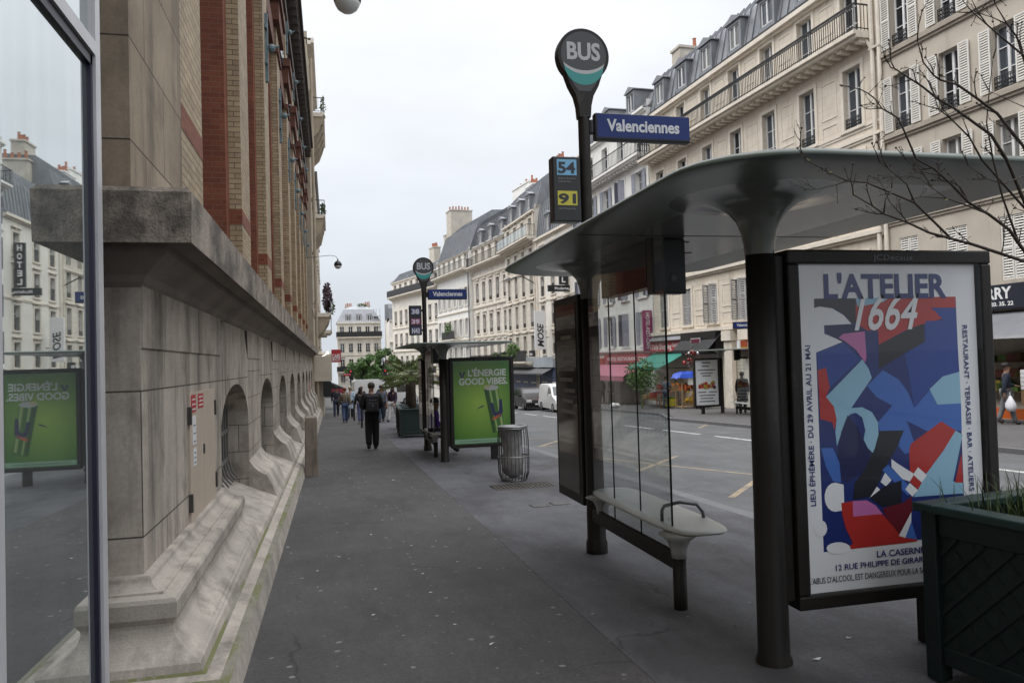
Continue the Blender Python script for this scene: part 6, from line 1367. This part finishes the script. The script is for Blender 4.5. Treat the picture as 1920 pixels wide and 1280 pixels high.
# ------------------------------------------------------------------ people (local +y is the way they face)
SKIN = [mat('light skin', (.42,.25,.18), .6, .08, 9), mat('brown skin', (.20,.105,.065), .6, .08, 9)]
def person(label, x, y, rz, h=1.72, stride=.22, skin_=0, top=(.02,.02,.022), legs=(.012,.012,.014), shoes=(.02,.02,.02), hair=(.02,.015,.012), coat=False, long_hair=False, arms=('swing', 'swing'), backpack=None, bag=None, lean=0, seated=False, z=None, bald=False, hood=False, cat='person', pattern=None, bulk=0):
    t = thing('person', label, cat, (x, y, gz(y) if z is None else z), rz)
    k = h/1.72; sk = SKIN[skin_]
    N = []; E = []
    def n(x_, y_, z_, r, r2=None, p=None):
        N.append((x_*k, y_*k, z_*k, r*k, (r2 if r2 is not None else r)*k)); i = len(N)-1
        if p is not None: E.append((p, i))
        return i
    hipz = .92 if not seated else .50
    J = {}
    pel = n(0, 0, hipz, .135, .10)
    sp1 = n(0, .01+lean*.3, hipz+.18, .125, .09, pel); ch = n(0, .01+lean, hipz+.40, .15, .105, sp1); nk = n(0, .015+lean*1.3, hipz+.54, .058, .056, ch)
    jw = n(0, .03+lean*1.4, hipz+.63, .062, .072, nk); hd = n(0, .025+lean*1.4, hipz+.72, .078, .096, jw); tp = n(0, .015+lean*1.4, hipz+.79, .05, .062, hd)
    n(0, .125+lean*1.4, hipz+.665, .013, .015, jw)
    for s_ in (-1, 1): n(s_*.085, .01+lean*1.4, hipz+.675, .012, .022, hd)
    legs_ = []
    for s_ in (-1, 1):
        a = stride*s_; hip = n(s_*.085, 0, hipz-.02, .095, .095, pel)
        if seated: kn = n(s_*.10, .42, .50, .065, None, hip); an = n(s_*.10, .44, .09, .042, None, kn)
        else: kn = n(s_*.095, a*.55+.04*abs(a), .50, .066, None, hip); an = n(s_*.095, a*1.1-.10*(a < 0)*abs(a)*2, .085+(.05 if a < 0 else 0), .042, None, kn)
        ak = N[an]; toe = n(ak[0]/k, ak[1]/k+.13, .035, .034, .04, an); legs_.append((hip, kn, an, toe))
    arm_ = []
    for s_, mode in zip((-1, 1), arms):
        sh = n(s_*.18, .0+lean, hipz+.475, .062, None, ch)
        a = -stride*s_
        if mode == 'swing': el = (s_*.235, a*.35-.02+lean, hipz+.20); wr = (s_*.235, a*.9+.06+lean, hipz-.03)
        elif mode == 'front': el = (s_*.25, .02+lean, hipz+.21); wr = (s_*.10, .24+lean, hipz+.16)
        elif mode == 'phone': el = (s_*.24, .06+lean, hipz+.24); wr = (s_*.10, .26+lean, hipz+.42)
        elif mode == 'reach': el = (s_*.20, .22+lean, hipz+.32); wr = (s_*.16, .48+lean, hipz+.28)
        else: el = (s_*.235, -.02+lean, hipz+.20); wr = (s_*.225, .05+lean, hipz-.05)
        e_ = n(*el, .045, None, sh); w_ = n(*wr, .030, None, e_)
        d = (Vector(wr)-Vector(el)).normalized(); hp = Vector(wr)+d*.06; pm = n(*hp, .032, .020, w_)
        sx_ = Vector((0, 1, 0)) if abs(d.y) < .8 else Vector((1, 0, 0))
        for fi, (off, ln) in enumerate(((-.030, .062), (-.010, .074), (.010, .070), (.029, .055))):
            b0 = hp+d*.035+sx_*off; f1 = n(*(b0+d*ln*.5), .0085, None, pm); n(*(b0+d*ln+Vector((-s_*.02, 0, 0))), .0075, None, f1)
        th = n(*(hp-d*.02+sx_*.045), .010, None, pm); n(*(hp+d*.03+sx_*.055), .009, None, th)
        arm_.append((sh, e_, w_))
    me = skin(N, E, 1); me.materials.clear(); me.materials.append(sk); me.name = 'body'; body = put('body', me, t)
    def sub(idx_edges, grow, name, m, cut=None):
        ids = sorted({i for e_ in idx_edges for i in e_}); mp = {i: j for j, i in enumerate(ids)}
        nd = []
        for i in ids: q = list(N[i]); q[3] += grow*k; q[4] += grow*k; nd.append(tuple(q))
        if cut: nd = [cut(i, q) for i, q in zip(ids, nd)]
        me_ = skin(nd, [(mp[a], mp[b]) for a, b in idx_edges], 1); me_.materials.clear(); me_.materials.append(m); me_.name = name
        return put(name, me_, t)
    tm = mat('garment', top, .85, .18, 9, bump=.2, bscale=30) if pattern is None else pattern
    lm = mat('trouser cloth', legs, .85, .2, 7, bump=.2, bscale=30); sm = mat('shoe', shoes, .5, .1, 9); hm = mat('hair', hair, .7, .25, 20)
    def cutneck(i, q): return q if i != nk else (q[0], q[1]-.01, q[2]-.04*k, q[3]+.004, q[4]+.004)
    ed = [(pel, sp1), (sp1, ch), (ch, nk)]
    for sh, e_, w_ in arm_: ed += [(ch, sh), (sh, e_), (e_, w_)]
    def cutw(i, q):
        q = cutneck(i, q)
        if any(i == w_ for _, _, w_ in arm_): q = (*q[:3], q[3]-.002, q[4]-.002)
        return q
    sub(ed, .024+bulk, 'jacket', tm, cutw)
    ed = []
    for hip, kn, an, toe in legs_: ed += [(pel, hip), (hip, kn), (kn, an)]
    sub(ed, .020+bulk*.5, 'trousers', lm, lambda i, q: (q[0], q[1], q[2]-.035*k, q[3]+.008, q[4]+.008) if any(i == l[2] for l in legs_) else q)
    for hip, kn, an, toe in legs_: sub([(an, toe)], .022, 'shoe', sm)
    if coat:
        b = MB(); b.lathe([(.17*k, (hipz+.25)*k), (.185*k, hipz*k), (.23*k, (hipz-.30)*k), (.24*k, (hipz-.40)*k)], 0, 0, 16, sy=.72); b.build('coat_skirt', tm, t, smooth=True)
    H = Vector(N[hd][:3])
    if not bald:
        b = MB(); hz = H.z
        prof = [(.098, -.015), (.104, .03), (.095, .075), (.06, .105), (.015, .117)]
        if long_hair: prof = [(.085, -.28), (.115, -.15)]+prof
        b.lathe([(r*k, hz+z_*k) for r, z_ in prof], 0, H.y-.022*k, 14, sx=.90, sy=1.08); b.build('hair', hm, t, smooth=True)
    else:
        b = MB(); b.lathe([(.088*k, H.z-.03*k), (.093*k, H.z+.01*k), (.083*k, H.z+.05*k)], 0, H.y-.018*k, 14, sx=.92, sy=1.08); b.build('hair', hm, t, smooth=True)
    for s_ in (-1, 1):
        MB().ball((s_*.032*k, H.y+.088*k, H.z-.004*k), .010*k, 4).build('eye', PK, t)
    MB().box(-.024*k, .024*k, H.y+.078*k, H.y+.086*k, H.z-.078*k, H.z-.070*k).build('mouth', mat('lips', (.25,.09,.08), .6, 0), t)
    if backpack:
        b = MB(); b.box(-.16*k, .16*k, -.30*k, -.11*k, (hipz+.06)*k, (hipz+.50)*k); b.box(-.13*k, .13*k, -.355*k, -.30*k, (hipz+.09)*k, (hipz+.32)*k); bp = b.build('backpack', mat('backpack cloth', backpack, .7, .2, 12), t, bevel=.05)
        b = MB(); b.box(-.02*k, .02*k, -.37*k, -.355*k, (hipz+.22)*k, (hipz+.27)*k); b.box(-.10*k, .10*k, -.312*k, -.302*k, (hipz+.37)*k, (hipz+.385)*k); b.build('pack_detail', mat('pack trim', (.14,.12,.13), .5), bp)
    if bag:
        col, (bx, by, bz), r = bag
        bt = thing('carrier_bag', 'white plastic carrier bag in the hand of the man by the curry shop', 'bag', (0, 0, 0)); bt.location = wm(t) @ Vector((bx, by, bz))
        random.seed(9); b = MB(); nn = 12; vs = []; rows = [(.03, 0), (.10, -.10), (.17, -.22), (.19, -.34), (.14, -.44), (.02, -.47)]
        for rr, zz in rows:
            for i in range(nn): q = rr*random.uniform(.75, 1.15)*r; vs.append((q*math.cos(6.283*i/nn)*.7, q*math.sin(6.283*i/nn), zz*r))
        b.add(vs, [(i*nn+j, i*nn+(j+1) % nn, (i+1)*nn+(j+1) % nn, (i+1)*nn+j) for i in range(len(rows)-1) for j in range(nn)]); b.build('bag', mat('white plastic film', col, .4, .15, 6), bt, smooth=True)
        MB().path([(0, 0, -.02), (0, .0, .10)], .012, 5).build('handle', bpy.data.materials['white plastic film'], bt)
    return t
m_, n_, p_ = _nodes('beige plaid cloth'); p_.inputs['Roughness'].default_value = .9
_t = n_.nodes.new('ShaderNodeTexCoord'); _b = n_.nodes.new('ShaderNodeTexBrick'); _b.offset = 0; _b.inputs['Scale'].default_value = 1; _b.inputs['Brick Width'].default_value = .11; _b.inputs['Row Height'].default_value = .11; _b.inputs['Mortar Size'].default_value = .022
_mp = n_.nodes.new('ShaderNodeMapping'); _mp.inputs['Rotation'].default_value = (R(90), 0, 0)
n_.links.new(_t.outputs['Object'], _mp.inputs[0]); n_.links.new(_mp.outputs[0], _b.inputs[0])
_b.inputs['Color1'].default_value = (.30,.235,.17,1); _b.inputs['Color2'].default_value = (.24,.20,.13,1); _b.inputs['Mortar'].default_value = (.09,.075,.06,1); n_.links.new(_b.outputs[0], p_.inputs[0]); PLAID = m_
person('man in black seen from behind, walking away with a black backpack', 1.05, 21.2, .04, 1.78, .06, 0, (.010,.010,.012), (.008,.008,.009), (.03,.03,.03), (.035,.025,.02), bulk=.032, backpack=(.020,.018,.022), arms=('front', 'front'))
person('woman with red hair in a beige plaid jacket and blue jeans walking away', .62, 38.1, .1, 1.66, .22, 0, legs=(.05,.075,.15), shoes=(.35,.35,.36), hair=(.15,.035,.015), pattern=PLAID, bulk=.02)
person('person in a pale blue hooded coat walking away beside the plaid jacket', .98, 43, 0, 1.72, .15, 0, (.34,.45,.55), (.03,.03,.035), (.1,.1,.1), (.4,.38,.3), coat=True)
person('man in a dark open jacket and white shirt coming towards the viewer under the awning', .25, 46.5, math.pi, 1.75, .2, 1, (.025,.03,.045), (.025,.03,.06), hair=(.01,.01,.01))
person('person in black with orange scarf tones, third from the plaid jacket', 1.75, 47, .2, 1.7, .2, 0, (.02,.018,.02), (.02,.02,.022), hair=(.16,.05,.02))
person('dark dressed person partly hidden behind the walking man, blue jeans', 1.30, 36.5, .1, 1.66, .2, 0, (.02,.02,.025), (.07,.08,.17), (.5,.5,.5), long_hair=True)
person('person in a grey blue top and dark jeans near the palm planters', 2.28, 37, math.pi, 1.72, .16, 1, (.09,.11,.15), (.03,.05,.075), (.03,.02,.02), (.03,.02,.012))
person('woman with long dark hair and white trousers beside the palm planters', 2.82, 37, 2.6, 1.66, .25, 0, (.03,.015,.03), (.5,.48,.47), (.03,.03,.03), (.022,.013,.01), long_hair=True)
person('person in a brown coat behind the white trousers', 2.6, 40.5, .4, 1.68, .1, 0, (.10,.045,.025), (.02,.02,.02), hair=(.05,.02,.012), coat=True, long_hair=True)
person('person in a dark coat at the far crossing near the white van', 3.2, 52, math.pi, 1.75, .1, 0, (.03,.03,.035), (.02,.02,.025))
person('seated person in a purple jacket on the bench of the second shelter', 2.42, 18.6, -math.pi/2, 1.72, 0, 1, (.075,.03,.22), (.03,.03,.05), hair=(.01,.01,.012), seated=True, arms=('front', 'front'), z=gz(18.9)+.06, coat=False)
person('bearded man in a navy jacket and grey jeans walking with a white bag', 18.6, 18.0, -2.25, 1.72, .16, 1, (.012,.018,.035), (.15,.155,.165), (.04,.03,.03), (.015,.01,.008), arms=('front', 'swing'), bag=((.62,.62,.66), (.27, .05, .82), .95))
person('dark figure standing beside the bench of the shelter across the street', 17.0, 29.6, 2.6, 1.74, .05, 1, (.010,.010,.010), (.012,.012,.012), hair=(.008,.008,.008), coat=True)
person('shopper in a blue grey jacket and jeans leaning towards the produce stall', 17.0, 37.3, -.9, 1.70, .06, 1, (.07,.09,.13), (.03,.05,.085), hair=(.02,.015,.012), arms=('reach', 'front'), lean=.05)
person('dark dressed man standing under the pink awning', 17.6, 47.0, 1.8, 1.74, .05, 1, (.02,.02,.03), (.02,.02,.02))
person('second dark dressed person sitting out under the pink awning', 17.9, 49.5, 2.2, 1.70, .05, 0, (.03,.025,.02), (.02,.02,.025), long_hair=True)
t = thing('cafe_table', 'small round cafe table under the pink awning', 'table', (17.3, 45.6, gz(45.6))); MB().lathe([(.35, .70), (.36, .72), (.35, .74)], 0, 0, 16).build('table_top', IRON, t); MB().lathe([(.22, 0), (.03, .04), (.03, .70)], 0, 0, 10).build('pedestal', IRON, t)
o = thing('carrier_bag', 'white bags lying on the far pavement by the cafe', 'bag', (15.6, 41.3, gz(41.3))); b = MB(); b.ball((0, 0, .14), .2, 6, sz=.8); b.ball((.3, .2, .12), .17, 6, sz=.8); b.build('bag', WHITE, o, smooth=True)
